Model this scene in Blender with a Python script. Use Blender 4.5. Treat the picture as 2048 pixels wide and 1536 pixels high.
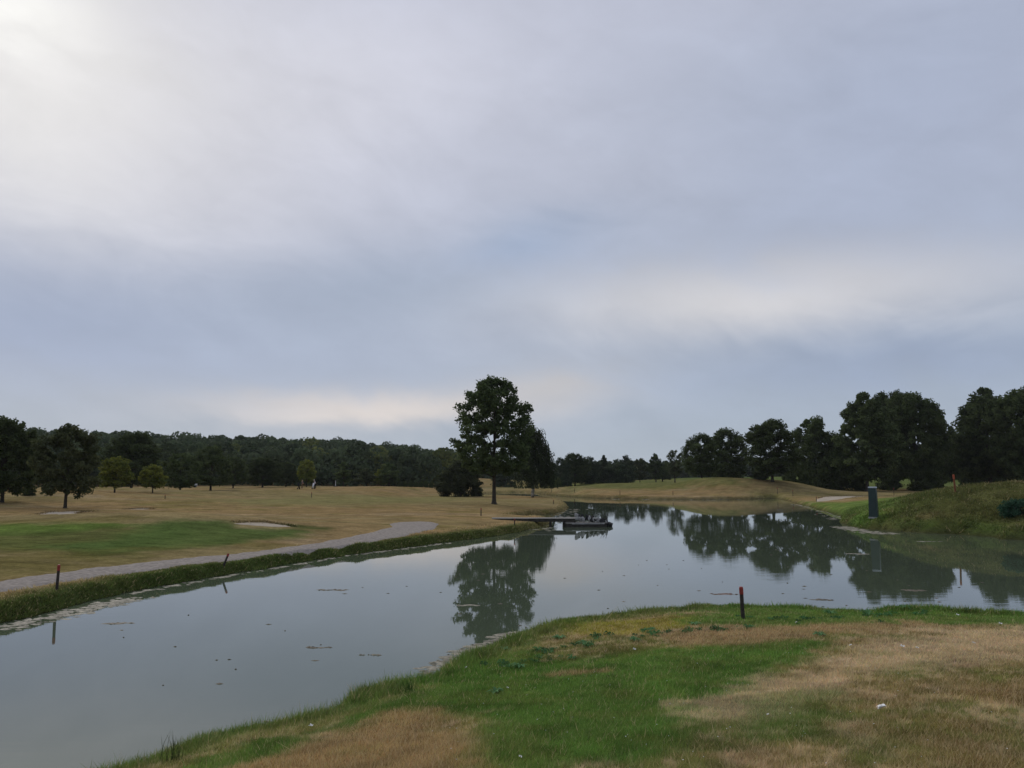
import bpy, math, random
import numpy as np
from mathutils import Vector

for o in list(bpy.data.objects):
    bpy.data.objects.remove(o, do_unlink=True)
SC = bpy.context.scene
COL = SC.collection
R = math.radians
rng = np.random.default_rng(7)
random.seed(7)

# ------------------------------------------------------------------ camera
F, W, H = 1540.0, 2048.0, 1536.0
EYE = 3.8                      # metres above the pond surface (z = 0)
HORIZON = 955.0
PITCH = math.atan((HORIZON - 768.0) / F)
cam = bpy.data.cameras.new('camera')
cam.sensor_width = 36.0
cam.lens = F / W * 36.0
cam.clip_start = 0.1
cam.clip_end = 12000
camo = bpy.data.objects.new('camera', cam)
COL.objects.link(camo)
camo.location = (0, 0, EYE)
camo.rotation_euler = (R(90) + PITCH, 0, 0)
SC.camera = camo
CP, SP = math.cos(PITCH), math.sin(PITCH)

def ray(px, py):
    cx, cy = (px - 1024.0) / F, (768.0 - py) / F
    return np.array([cx, CP - cy * SP, SP + cy * CP])

def on_plane(px, py, z=0.0):
    d = ray(px, py)
    t = (z - EYE) / d[2]
    return np.array([d[0] * t, d[1] * t])

# ------------------------------------------------------------------ sky
SUN_DIR = ray(40, 40)
SUN_DIR /= np.linalg.norm(SUN_DIR)
SUN_AZ = math.atan2(SUN_DIR[0], SUN_DIR[1])
SUN_EL = math.asin(SUN_DIR[2])

world = bpy.data.worlds.new('World')
SC.world = world
world.use_nodes = True
WT = world.node_tree
WT.nodes.clear()

class E:
    """tiny wrapper for Math node arithmetic"""
    tree = None
    def __init__(s, sock): s.s = sock
    @staticmethod
    def m(op, *a, clamp=False):
        n = E.tree.nodes.new('ShaderNodeMath'); n.operation = op; n.use_clamp = clamp
        for i, v in enumerate(a):
            if isinstance(v, E): E.tree.links.new(v.s, n.inputs[i])
            else: n.inputs[i].default_value = v
        return E(n.outputs[0])
    def __add__(s, o): return E.m('ADD', s, o)
    __radd__ = __add__
    def __sub__(s, o): return E.m('SUBTRACT', s, o)
    def __rsub__(s, o): return E.m('SUBTRACT', o, s)
    def __mul__(s, o): return E.m('MULTIPLY', s, o)
    __rmul__ = __mul__
    def __truediv__(s, o): return E.m('DIVIDE', s, o)

def build_world():
    T = WT; N = T.nodes.new; L = T.links.new
    E.tree = T
    tc = N('ShaderNodeTexCoord')
    sep = N('ShaderNodeSeparateXYZ'); L(tc.outputs['Generated'], sep.inputs[0])
    x, y, z = E(sep.outputs[0]), E(sep.outputs[1]), E(sep.outputs[2])
    az = E.m('ARCTAN2', x, y)
    el = E.m('ARCSINE', E.m('MAXIMUM', E.m('MINIMUM', z, 1.0), -1.0))
    # soft cloud noise on the direction, flattened as seen low over the land
    comb = N('ShaderNodeCombineXYZ')
    L((az * 1.0).s, comb.inputs[0]); L((el * 2.1 + az * 0.25).s, comb.inputs[1])
    def noise(scale, detail, rough, off, dist=0.0):
        n = N('ShaderNodeTexNoise'); n.inputs['Scale'].default_value = scale
        n.inputs['Detail'].default_value = detail; n.inputs['Roughness'].default_value = rough
        n.inputs['Distortion'].default_value = dist
        mp = N('ShaderNodeMapping'); mp.inputs['Location'].default_value = off
        L(comb.outputs[0], mp.inputs[0]); L(mp.outputs[0], n.inputs[0])
        return E(n.outputs['Fac']) - 0.5
    n1 = noise(2.2, 3.0, 0.5, (3.1, 1.7, 0))
    n2 = noise(5.5, 5.0, 0.55, (7.7, 2.2, 0), 0.6)
    n4 = noise(15.0, 4.0, 0.6, (2.7, 5.1, 0), 0.4)
    n3 = noise(1.4, 2.0, 0.5, (1.3, 9.2, 0))
    wa = az + n1 * 0.12 + n2 * 0.07
    we = el + n3 * 0.035 + n2 * 0.065 + n4 * 0.012
    def blob(px, py, sx, sy, tilt=0.0, warp=True, p=2.0):
        d = ray(px, py); d = d / np.linalg.norm(d)
        a0, e0 = math.atan2(d[0], d[1]), math.asin(d[2])
        a = ((wa if warp else az) - a0)
        e = ((we if warp else el) - e0) - a * tilt
        u = a / (sx / F); v = e / (sy / F)
        return E.m('EXPONENT', 0.0 - (u * u + v * v))
    # elevation ramp
    def ramp(stops):
        r = N('ShaderNodeValToRGB'); cr = r.color_ramp; cr.interpolation = 'EASE'
        while len(cr.elements) < len(stops): cr.elements.new(0.5)
        for e_, (p, c) in zip(cr.elements, stops):
            e_.position = p; e_.color = (*c, 1)
        L((el / (math.pi / 2)).s, r.inputs[0]); return r.outputs[0]
    base = ramp(SKY_RAMP)
    cur = base
    for (px, py, sx, sy, tilt, col, warp) in SKY_BLOBS:
        f = blob(px, py, sx, sy, tilt, warp)
        mx = N('ShaderNodeMix'); mx.data_type = 'RGBA'; mx.blend_type = 'MIX'
        L(f.s, mx.inputs[0]); L(cur, mx.inputs[6]); mx.inputs[7].default_value = (*col, 1)
        cur = mx.outputs[2]
    # faint streaky structure everywhere
    k = 1.0 + n2 * 0.24 + n1 * 0.12 + n4 * 0.10
    vm = N('ShaderNodeVectorMath'); vm.operation = 'SCALE'
    bal = N('ShaderNodeVectorMath'); bal.operation = 'MULTIPLY'
    L(cur, bal.inputs[0]); bal.inputs[1].default_value = (1.045, 1.062, 1.052)
    L(bal.outputs[0], vm.inputs[0]); L(k.s, vm.inputs['Scale'])
    bg = N('ShaderNodeBackground'); L(vm.outputs[0], bg.inputs[0]); bg.inputs[1].default_value = 1.0
    sky = N('ShaderNodeTexSky'); sky.sky_type = 'NISHITA'; sky.sun_disc = False
    sky.sun_elevation = SUN_EL; sky.sun_rotation = SUN_AZ
    sky.air_density = 1.0; sky.dust_density = 0.6
    bg2 = N('ShaderNodeBackground'); L(sky.outputs[0], bg2.inputs[0]); bg2.inputs[1].default_value = 0.06
    mixs = N('ShaderNodeMixShader'); mixs.inputs[0].default_value = 0.94      # thick cloud cover over the clear sky
    L(bg2.outputs[0], mixs.inputs[1]); L(bg.outputs[0], mixs.inputs[2])
    out = N('ShaderNodeOutputWorld'); L(mixs.outputs[0], out.inputs[0])

SKY_RAMP = [(0.0, (.385, .44, .515)), (0.06, (.375, .43, .53)), (0.16, (.36, .41, .53)),
            (0.26, (.43, .465, .58)), (0.42, (.47, .485, .59)), (1.0, (.45, .47, .56))]
SKY_BLOBS = [
    # px, py, sx, sy (photo pixels as angles), tilt, colour, warped
    (300, 150, 1000, 470, -0.06, (.55, .56, .665), True),
    (640, 140, 420, 150, 0.1, (.64, .64, .735), True),
    (100, 160, 420, 300, 0.0, (.66, .645, .685), True),
    (70, 120, 210, 210, 0.0, (.75, .73, .735), True),
    (60, 20, 110, 55, 0.0, (.92, .90, .885), True),
    (60, 640, 620, 115, 0.0, (.335, .385, .525), True),
    (800, 600, 420, 90, 0.1, (.37, .42, .54), True),
    (1540, 595, 430, 80, 0.02, (.71, .68, .685), True),
    (760, 815, 330, 36, 0.05, (.69, .63, .62), True),
    (1110, 770, 170, 34, 0.06, (.54, .52, .54), True),
    (1060, 490, 150, 45, 0.15, (.36, .42, .56), True),
    (1800, 720, 420, 55, 0.0, (.325, .38, .51), True),
    (1900, 170, 420, 280, 0.2, (.40, .44, .57), True),
]
build_world()

sun = bpy.data.lights.new('sun', 'SUN')
sun.energy = 1.5
sun.angle = R(18)
sun.color = (1.0, 0.95, 0.88)
suno = bpy.data.objects.new('sun', sun)
COL.objects.link(suno)
suno.rotation_euler = Vector((-SUN_DIR[0], -SUN_DIR[1], -SUN_DIR[2])).to_track_quat('-Z', 'Y').to_euler()

SC.view_settings.view_transform = 'Standard'
SC.view_settings.look = 'None'
SC.view_settings.gamma = 1.0
SC.view_settings.exposure = 0.0
SC.view_settings.use_curve_mapping = False
SC.render.engine = 'CYCLES'

# ------------------------------------------------------------------ helpers
def sm(t):
    t = np.clip(t, 0, 1); return t * t * (3 - 2 * t)

def _hash(ix, iy, s):
    h = (ix.astype(np.int64) * 374761393 + iy.astype(np.int64) * 668265263 + s * 974711) & 0x7fffffff
    h = ((h ^ (h >> 13)) * 1274126177) & 0x7fffffff
    return ((h ^ (h >> 16)) & 0xffff) / 65535.0

def vnoise(x, y, s=0):
    x = np.asarray(x, float); y = np.asarray(y, float)
    ix, iy = np.floor(x), np.floor(y)
    fx, fy = sm(x - ix), sm(y - iy)
    ix = ix.astype(np.int64); iy = iy.astype(np.int64)
    a = _hash(ix, iy, s); b = _hash(ix + 1, iy, s); c = _hash(ix, iy + 1, s); d = _hash(ix + 1, iy + 1, s)
    return (a * (1 - fx) + b * fx) * (1 - fy) + (c * (1 - fx) + d * fx) * fy

def fbm(x, y, s=0, o=4):
    v, a, t = 0, 0.5, 0
    for i in range(o):
        v = v + a * vnoise(x * 2 ** i + 17.3 * i, y * 2 ** i - 9.1 * i, s + i); t += a; a *= 0.5
    return v / t

def mesh_np(name, verts, faces, mats, color=None, smooth=False, matidx=None):
    """faces: (n,3) or (n,4) int array, or a list of such arrays"""
    me = bpy.data.meshes.new(name)
    if not isinstance(faces, list): faces = [faces]
    verts = np.asarray(verts, np.float32)
    me.vertices.add(len(verts)); me.vertices.foreach_set('co', verts.ravel())
    loops = np.concatenate([f.ravel() for f in faces]).astype(np.int32)
    tot = np.concatenate([np.full(len(f), f.shape[1]) for f in faces]).astype(np.int32)
    start = np.concatenate([[0], np.cumsum(tot)[:-1]]).astype(np.int32)
    me.loops.add(len(loops)); me.loops.foreach_set('vertex_index', loops)
    me.polygons.add(len(tot)); me.polygons.foreach_set('loop_start', start)
    me.polygons.foreach_set('loop_total', tot)
    if smooth: me.polygons.foreach_set('use_smooth', np.ones(len(tot), bool))
    if matidx is not None: me.polygons.foreach_set('material_index', np.asarray(matidx, np.int32))
    me.update(calc_edges=True)
    if color is not None:
        at = me.attributes.new('tint', 'FLOAT_COLOR', 'POINT')
        c = np.ones((len(verts), 4), np.float32); c[:, :3] = color
        at.data.foreach_set('color', c.ravel())
    for m in (mats if isinstance(mats, (list, tuple)) else [mats]): me.materials.append(m)
    return me

def link(name, me, parent=None, loc=(0, 0, 0), rot=(0, 0, 0), scale=(1, 1, 1)):
    o = bpy.data.objects.new(name, me); COL.objects.link(o)
    o.location = loc; o.rotation_euler = rot; o.scale = scale
    if parent is not None: o.parent = parent
    return o

def tag(o, label=None, cat=None, group=None, kind=None):
    if label: o['label'] = label
    if cat: o['category'] = cat
    if group: o['group'] = group
    if kind: o['kind'] = kind
    return o

def copy_tree(root, loc, rz=0.0, scale=(1, 1, 1)):
    c = root.copy(); COL.objects.link(c)
    c.location = loc; c.rotation_euler = (0, 0, rz); c.scale = scale
    for ch in list(root.children):
        k = ch.copy(); COL.objects.link(k); k.parent = c
        for g in list(ch.children):
            q = g.copy(); COL.objects.link(q); q.parent = k
    return c

class MB:
    """collects boxes and tubes into one mesh"""
    def __init__(s): s.v = []; s.f = []; s.n = 0
    def add(s, v, f):
        s.v.append(np.asarray(v, float)); s.f.extend([tuple(int(i) + s.n for i in q) for q in f]); s.n += len(v)
    def box(s, c, d, rz=0.0, taper=1.0):
        x, y, z = [k / 2 for k in d]; t = taper
        v = np.array([(-x, -y, -z), (x, -y, -z), (x, y, -z), (-x, y, -z), (-x*t, -y*t, z), (x*t, -y*t, z), (x*t, y*t, z), (-x*t, y*t, z)])
        ca, sa = math.cos(rz), math.sin(rz)
        v = np.c_[v[:, 0] * ca - v[:, 1] * sa, v[:, 0] * sa + v[:, 1] * ca, v[:, 2]] + np.array(c)
        s.add(v, [(0, 3, 2, 1), (4, 5, 6, 7), (0, 1, 5, 4), (1, 2, 6, 5), (2, 3, 7, 6), (3, 0, 4, 7)])
    def tube(s, pts, rad, n=7, cap=True):
        pts = np.asarray(pts, float); rings = []
        for i, p in enumerate(pts):
            t = pts[min(i + 1, len(pts) - 1)] - pts[max(i - 1, 0)]
            t = t / (np.linalg.norm(t) + 1e-9)
            a = np.cross(t, (0.13, 1.0, 0.07)) if abs(t[1]) < 0.9 else np.cross(t, (1, 0, 0.1))
            a /= np.linalg.norm(a); b = np.cross(t, a)
            an = np.arange(n) * 2 * math.pi / n
            rings.append(p + rad[i] * (np.cos(an)[:, None] * a + np.sin(an)[:, None] * b))
        v = np.concatenate(rings); f = []
        for i in range(len(pts) - 1):
            for k in range(n):
                k2 = (k + 1) % n
                f.append((i * n + k, i * n + k2, (i + 1) * n + k2, (i + 1) * n + k))
        if cap:
            f.append(tuple(range(n - 1, -1, -1))); f.append(tuple((len(pts) - 1) * n + k for k in range(n)))
        s.add(v, f)
    def mesh(s, name, mat, smooth=False):
        me = bpy.data.meshes.new(name)
        me.from_pydata(np.concatenate(s.v).tolist(), [], s.f)
        if smooth:
            for p in me.polygons: p.use_smooth = True
        me.materials.append(mat); me.update(); return me

# ------------------------------------------------------------------ materials
MAT = {}
def mat(name, col, rough=0.8, spec=0.3, noise=None, bump=None, metal=0.0):
    m = bpy.data.materials.new(name); m.use_nodes = True
    T = m.node_tree; b = T.nodes['Principled BSDF']
    b.inputs['Roughness'].default_value = rough
    b.inputs['Specular IOR Level'].default_value = spec
    b.inputs['Metallic'].default_value = metal
    if noise:
        col2, scale, det = noise
        tc = T.nodes.new('ShaderNodeTexCoord'); n = T.nodes.new('ShaderNodeTexNoise')
        n.inputs['Scale'].default_value = scale; n.inputs['Detail'].default_value = det
        T.links.new(tc.outputs['Object'], n.inputs[0])
        r = T.nodes.new('ShaderNodeValToRGB')
        r.color_ramp.elements[0].position = 0.35; r.color_ramp.elements[1].position = 0.65
        r.color_ramp.elements[0].color = (*col, 1); r.color_ramp.elements[1].color = (*col2, 1)
        T.links.new(n.outputs['Fac'], r.inputs[0]); T.links.new(r.outputs[0], b.inputs['Base Color'])
        if bump:
            bp = T.nodes.new('ShaderNodeBump'); bp.inputs['Strength'].default_value = 1.0
            bp.inputs['Distance'].default_value = bump
            T.links.new(n.outputs['Fac'], bp.inputs['Height']); T.links.new(bp.outputs[0], b.inputs['Normal'])
    else:
        b.inputs['Base Color'].default_value = (*col, 1)
    MAT[name] = m
    return m

def tint_mat(name, rough=0.75, spec=0.2, noises=(), transl=0.0, objvar=0.0, bump=None, gain=1.0):
    """base colour from the mesh's own 'tint' attribute, times fine procedural variation"""
    m = bpy.data.materials.new(name); m.use_nodes = True
    T = m.node_tree; N = T.nodes.new; L = T.links.new
    b = T.nodes['Principled BSDF']
    b.inputs['Roughness'].default_value = rough; b.inputs['Specular IOR Level'].default_value = spec
    a = N('ShaderNodeAttribute'); a.attribute_name = 'tint'
    cur = a.outputs['Color']
    geo = N('ShaderNodeNewGeometry')
    last = None
    for (scale, det, lo, hi, stretch) in noises:
        mp = N('ShaderNodeMapping'); mp.inputs['Scale'].default_value = stretch
        L(geo.outputs['Position'], mp.inputs[0])
        n = N('ShaderNodeTexNoise'); n.inputs['Scale'].default_value = scale; n.inputs['Detail'].default_value = det
        n.inputs['Roughness'].default_value = 0.65
        L(mp.outputs[0], n.inputs[0])
        mr = N('ShaderNodeMapRange'); mr.inputs[1].default_value = 0.3; mr.inputs[2].default_value = 0.7
        mr.inputs[3].default_value = lo; mr.inputs[4].default_value = hi
        L(n.outputs['Fac'], mr.inputs[0])
        v = N('ShaderNodeVectorMath'); v.operation = 'SCALE'
        L(cur, v.inputs[0]); L(mr.outputs[0], v.inputs['Scale']); cur = v.outputs[0]; last = n
    if objvar:
        oi = N('ShaderNodeObjectInfo'); mr = N('ShaderNodeMapRange')
        mr.inputs[3].default_value = gain * (1 - objvar); mr.inputs[4].default_value = gain * (1 + objvar)
        L(oi.outputs['Random'], mr.inputs[0])
        v = N('ShaderNodeVectorMath'); v.operation = 'SCALE'
        L(cur, v.inputs[0]); L(mr.outputs[0], v.inputs['Scale']); cur = v.outputs[0]
    L(cur, b.inputs['Base Color'])
    if bump and last:
        bp = N('ShaderNodeBump'); bp.inputs['Strength'].default_value = 1.0; bp.inputs['Distance'].default_value = bump
        L(last.outputs['Fac'], bp.inputs['Height']); L(bp.outputs[0], b.inputs['Normal'])
    if transl:
        tr = N('ShaderNodeBsdfTranslucent'); L(cur, tr.inputs[0])
        mx = N('ShaderNodeMixShader'); mx.inputs[0].default_value = transl
        L(b.outputs[0], mx.inputs[1]); L(tr.outputs[0], mx.inputs[2])
        L(mx.outputs[0], T.nodes['Material Output'].inputs[0])
    MAT[name] = m
    return m

tint_mat('turf', 0.95, 0.0, [(0.35, 4, 0.80, 1.20, (1, 1, 1)), (1.0, 5, 0.74, 1.26, (.5, 1.6, 1)), (6.0, 4, 0.75, 1.25, (1, 1, 1)), (45.0, 3, 0.72, 1.28, (1, 1, 1))], bump=0.012)
tint_mat('blade', 0.75, 0.12, transl=0.35)
tint_mat('leaf', 0.85, 0.06, transl=0.32, objvar=0.18, gain=1.22)
tint_mat('scum', 0.8, 0.3, [(9.0, 3, 0.7, 1.3, (1, 1, 1))])
mat('bark', (.035, .030, .024), 0.95, 0.1, ((.075, .065, .052), 6.0, 5), 0.03)
mat('birch_bark', (.55, .54, .50), 0.8, 0.2, ((.05, .045, .04), 2.2, 4))
mat('gravel', (.235, .208, .182), 0.95, 0.0, ((.345, .31, .272), 7.0, 9), 0.012)
mat('sand', (.36, .31, .24), 0.95, 0.0, ((.45, .39, .31), 1.2, 6), 0.01)
mat('stake_wood', (.030, .026, .024), 0.85, 0.2, ((.06, .05, .042), 14, 4), 0.004)
mat('red_paint', (.30, .035, .025), 0.6, 0.4, ((.20, .025, .02), 18, 4))
mat('orange_paint', (.42, .09, .03), 0.6, 0.4, ((.30, .06, .022), 14, 4))
mat('cabinet_green', (.012, .030, .027), 0.5, 0.5, ((.016, .038, .034), 3, 3))
mat('cabinet_lid', (.50, .54, .58), 0.5, 0.5, ((.42, .46, .50), 5, 3))
mat('dark_metal', (.012, .012, .013), 0.5, 0.5)
mat('deck_wood', (.30, .29, .265), 0.85, 0.2, ((.20, .19, .17), 5, 5), 0.004)
mat('beam_wood', (.035, .032, .028), 0.9, 0.2, ((.06, .055, .045), 5, 5), 0.006)
mat('dark_stone', (.012, .012, .013), 0.8, 0.3, ((.045, .045, .045), 3, 5), 0.03)
mat('pale_stone', (.36, .36, .35), 0.85, 0.2, ((.22, .22, .21), 4, 5), 0.02)
mat('white_feather', (.80, .80, .78), 0.8, 0.2, ((.66, .66, .64), 30, 3))
mat('skin', (.42, .25, .17), 0.6, 0.3)
mat('navy_cloth', (.018, .022, .045), 0.9, 0.1, ((.03, .035, .06), 12, 3))
mat('white_cloth', (.72, .72, .74), 0.9, 0.1, ((.6, .6, .63), 12, 3))
mat('black_cloth', (.012, .012, .014), 0.9, 0.1, ((.022, .022, .025), 12, 3))
mat('khaki_cloth', (.22, .15, .09), 0.9, 0.1, ((.17, .115, .07), 12, 3))
mat('white_paint', (.74, .75, .76), 0.45, 0.5, ((.62, .63, .64), 2, 3))
mat('rubber', (.015, .015, .015), 0.8, 0.2)

# ------------------------------------------------------------------ shorelines (world metres, water surface z = 0)
LIP = 0.5
near_px = [(240, 1560), (315, 1523), (378, 1507), (430, 1497), (477, 1489), (533, 1475), (607, 1449), (660, 1419), (737, 1393), (795, 1384),
           (828, 1372), (843, 1359), (878, 1335), (934, 1310), (1000, 1285), (1040, 1267), (1076, 1256), (1105, 1248), (1193, 1238),
           (1281, 1228), (1369, 1221), (1471, 1217), (1550, 1220), (1640, 1226), (1715, 1230), (1800, 1222), (1870, 1226), (1960, 1231), (2048, 1235)]
near = [on_plane(a, b, LIP) for a, b in near_px]
near = [p * (1 + 0.62 / np.linalg.norm(p)) for p in near]
v = near[0] - near[3]; v /= np.linalg.norm(v)
near = [near[0] + v * k + np.array([-0.0, -0.04 * k]) for k in (60, 25, 8)] + near
v = np.array([1.0, -0.05])
near = near + [near[-1] + v * k for k in (8, 25, 70)]
far_px = [(0, 1245), (60, 1234), (113, 1220), (180, 1203), (250, 1186), (340, 1170), (450, 1150), (560, 1132), (650, 1117), (760, 1102),
          (860, 1089), (950, 1078), (1030, 1066), (1075, 1056), (1098, 1048), (1103, 1043), (1085, 1040), (1050, 1038.5), (1030, 1037),
          (1030, 1034), (1060, 1031), (1085, 1029), (1110, 1027), (1128, 1022), (1136, 1015), (1133, 1008), (1115, 1002), (1085, 997.5),
          (1040, 995), (1000, 993.5), (960, 992.5), (920, 991.5), (900, 989.5), (930, 987.8), (965, 986.8), (1000, 985.5), (1035, 984.5), (1065, 985.5), (1085, 988.5),
          (1110, 991.5), (1150, 994), (1200, 996.5), (1300, 998.5), (1400, 999), (1500, 998), (1550, 996.5), (1572, 1000), (1590, 1006),
          (1620, 1014), (1650, 1023), (1676, 1030), (1688, 1036), (1682, 1044), (1692, 1050), (1720, 1057), (1780, 1062), (1850, 1066), (1920, 1069),
          (1985, 1074), (2005, 1079), (2048, 1081)]
far = [on_plane(a, b) for a, b in far_px]
v = far[0] - far[3]; v /= np.linalg.norm(v)
far = [far[0] + v * k for k in (70, 30, 10)] + far
v = np.array([1.0, -0.12])
far = far + [far[-1] + v * k for k in (10, 30, 75)]
NEAR_C = np.array(near); FAR_C = np.array(far)
RING = np.concatenate([NEAR_C, FAR_C[::-1]])
I_MOUND = len(FAR_C) - 3 - 9

def seg_dist(x, y, chain, closed=False):
    best = np.full(x.shape, 1e12)
    n = len(chain)
    for i in range(n if closed else n - 1):
        a, b = chain[i], chain[(i + 1) % n]
        d = b - a; L2 = d @ d + 1e-12
        t = np.clip(((x - a[0]) * d[0] + (y - a[1]) * d[1]) / L2, 0, 1)
        q = (x - a[0] - t * d[0]) ** 2 + (y - a[1] - t * d[1]) ** 2
        np.minimum(best, q, out=best)
    return np.sqrt(best)

def inside(x, y, ring):
    r = np.zeros(x.shape, bool); n = len(ring)
    for i in range(n):
        (x1, y1), (x2, y2) = ring[i], ring[(i + 1) % n]
        if y1 == y2: continue
        c = (y1 > y) != (y2 > y)
        r ^= c & (x < (x2 - x1) * (y - y1) / (y2 - y1) + x1)
    return r

def shore(x, y):
    """signed distance to the water's edge (land positive), weight of the near side, distances"""
    dn = seg_dist(x, y, NEAR_C); df = seg_dist(x, y, FAR_C)
    ins = inside(x, y, RING)
    wob = (fbm(x * 0.9, y * 0.9, 31, 3) - 0.5) * 0.5
    d = np.where(ins, -1, 1) * np.minimum(dn, df)
    d = d + wob * np.clip(np.hypot(x, y) / 30, 0.25, 1.2)
    nw = 1 / (1 + np.exp(-np.clip((df - dn) / 1.5, -30, 30)))
    return d, nw

def at0(px, Y):
    return (px - 1024) / F * (Y * CP) , Y

# swells of the ground: px, distance, height, spread across, spread in depth
MOUNDS = [
    (2120, 57.5, 1.95, 10, 6.5), (1870, 64, .85, 8, 9), (1790, 82, 0.6, 12, 12),
    (120, 92, 0.9, 10, 7), (310, 114, 1.0, 13, 6), (60, 108, 0.6, 12, 10),
    (150, 48, 0.30, 9, 4.5), (360, 47, 0.45, 5, 4.5), (30, 50, 0.25, 10, 6),
    (1405, 160, 2.0, 5, 6), (1495, 153, 2.1, 5.5, 6), (1575, 157, 1.8, 5, 6),
    (1230, 200, 0.9, 25, 25), (1330, 205, 0.6, 20, 20), (700, 170, 0.7, 60, 25), (850, 150, 0.5, 25, 20),
    (988, 90.5, 0.22, 1.3, 1.3),
]
MOUNDS = [(*at0(a, b), c, d, e) for a, b, c, d, e in MOUNDS]
BUNK_PX = {
    'near': [(466, 1048), (500, 1045), (530, 1044.5), (545, 1047), (575, 1051), (584, 1054), (555, 1054.5), (510, 1052), (480, 1050)],
    'left': [(78, 1028), (105, 1023.5), (150, 1022.5), (180, 1022), (185, 1023), (160, 1025), (125, 1028.5), (95, 1030)],
    'strip': [(255, 1018.4), (285, 1017.5), (300, 1017.3), (298, 1018.4), (275, 1018.8)],
    'right': [(1637, 1000), (1642, 994.5), (1665, 992.5), (1700, 991.5), (1722, 991.8), (1708, 995), (1690, 998), (1668, 1001.5), (1645, 1003.5)],
}

def height(x, y, full=False):
    x = np.asarray(x, float); y = np.asarray(y, float)
    d, nw = shore(x, y)
    r = np.hypot(x, y)
    dl = np.clip(d, 0, None)
    rp = np.sqrt(r * r + 16) - 4
    t = dl / (dl + 0.9 * rp + 1e-6)
    tall = 0.34 + 0.10 * (fbm(x * 0.6, y * 0.6, 5, 2) - 0.5)
    bank = sm(dl / 0.62)
    zn = LIP * bank + 1.62 * t
    zf = tall * bank + 0.62 * (1 - np.exp(-dl / (9 + 18 * sm((y - 100) / 40))))
    # the land rises slowly behind the far bank
    rise = sm((y - 150) / 250) * 1.0 * sm((x - 5) / 60) + sm((y - 130) / 180) * 0.6
    zf = zf + rise * sm(dl / 42)
    side = sm((x - 60) / 60) * sm((y - 200) / 120) * 1.6
    zf = zf + side
    for (mx, my, h, sx, sy) in MOUNDS:
        zf = zf + h * np.exp(-0.5 * (((x - mx) / sx) ** 2 + ((y - my) / sy) ** 2)) * (1 - np.exp(-dl / 2.2))
    # the wooded hill on the left
    az = np.arctan2(x, np.maximum(y, 1.0)) * F + 1024
    hh = np.interp(az, [-900, 0, 300, 560, 700, 800, 880, 950, 1060], [15.5, 13.5, 11.5, 11, 9.5, 7.0, 4.0, 2.0, 0])
    hh = np.where(y > 50, hh, 0)
    zf = zf + hh * sm((r - 235) / 190)
    und = (fbm(x * 0.035, y * 0.035, 3, 3) - 0.5) * 0.9 * sm((r - 35) / 60) * sm(dl / 8)
    zf = zf + und
    # the low flat point between the lone tree and the channel
    wp = sm((x + 26) / 10) * sm((16 - x) / 4) * sm((172 - y) / 6) * sm((y - 92) / 12)
    zf = zf * (1 - wp) + np.minimum(zf, .62 - .26 * sm((y - 104) / 30)) * wp
    wc = sm((y - 184) / 8) * sm((x + 32) / 10) * sm((24 - x) / 8) * sm((330 - y) / 60)
    zf = zf * (1 - wc) + np.minimum(zf, .34 + np.clip(y - 192, 0, None) * .012) * wc
    z = zn * nw + zf * (1 - nw)
    z = z + (fbm(x * 1.3, y * 1.3, 8, 3) - 0.5) * 0.07 * sm(dl / 0.5)
    z = np.where(d > 0, z, -0.7 * sm(-d / 1.6) - 0.0)
    if full: return z, d, nw
    return z

def hit(px, py):
    """first point of the ground under a line of sight"""
    D = ray(px, py)
    t = np.geomspace(2.0, 1500, 3000)
    x, y, z = D[0] * t, D[1] * t, EYE + D[2] * t
    g = np.maximum(height(x, y), 0)
    k = np.nonzero(z < g)[0]
    k = k[0] if len(k) else len(t) - 1
    return np.array([x[k], y[k]])

def at(px, Y):
    """ground point at distance Y whose column is px"""
    z = 1.0
    for _ in range(4):
        X = (px - 1024) / F * (Y * CP + (z - EYE) * SP)
        z = float(height(np.array([X]), np.array([Y]))[0])
    return np.array([X, Y, z])

def z_at(py, Y):
    D = ray(1024, py); return EYE + D[2] * Y / D[1]

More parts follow.
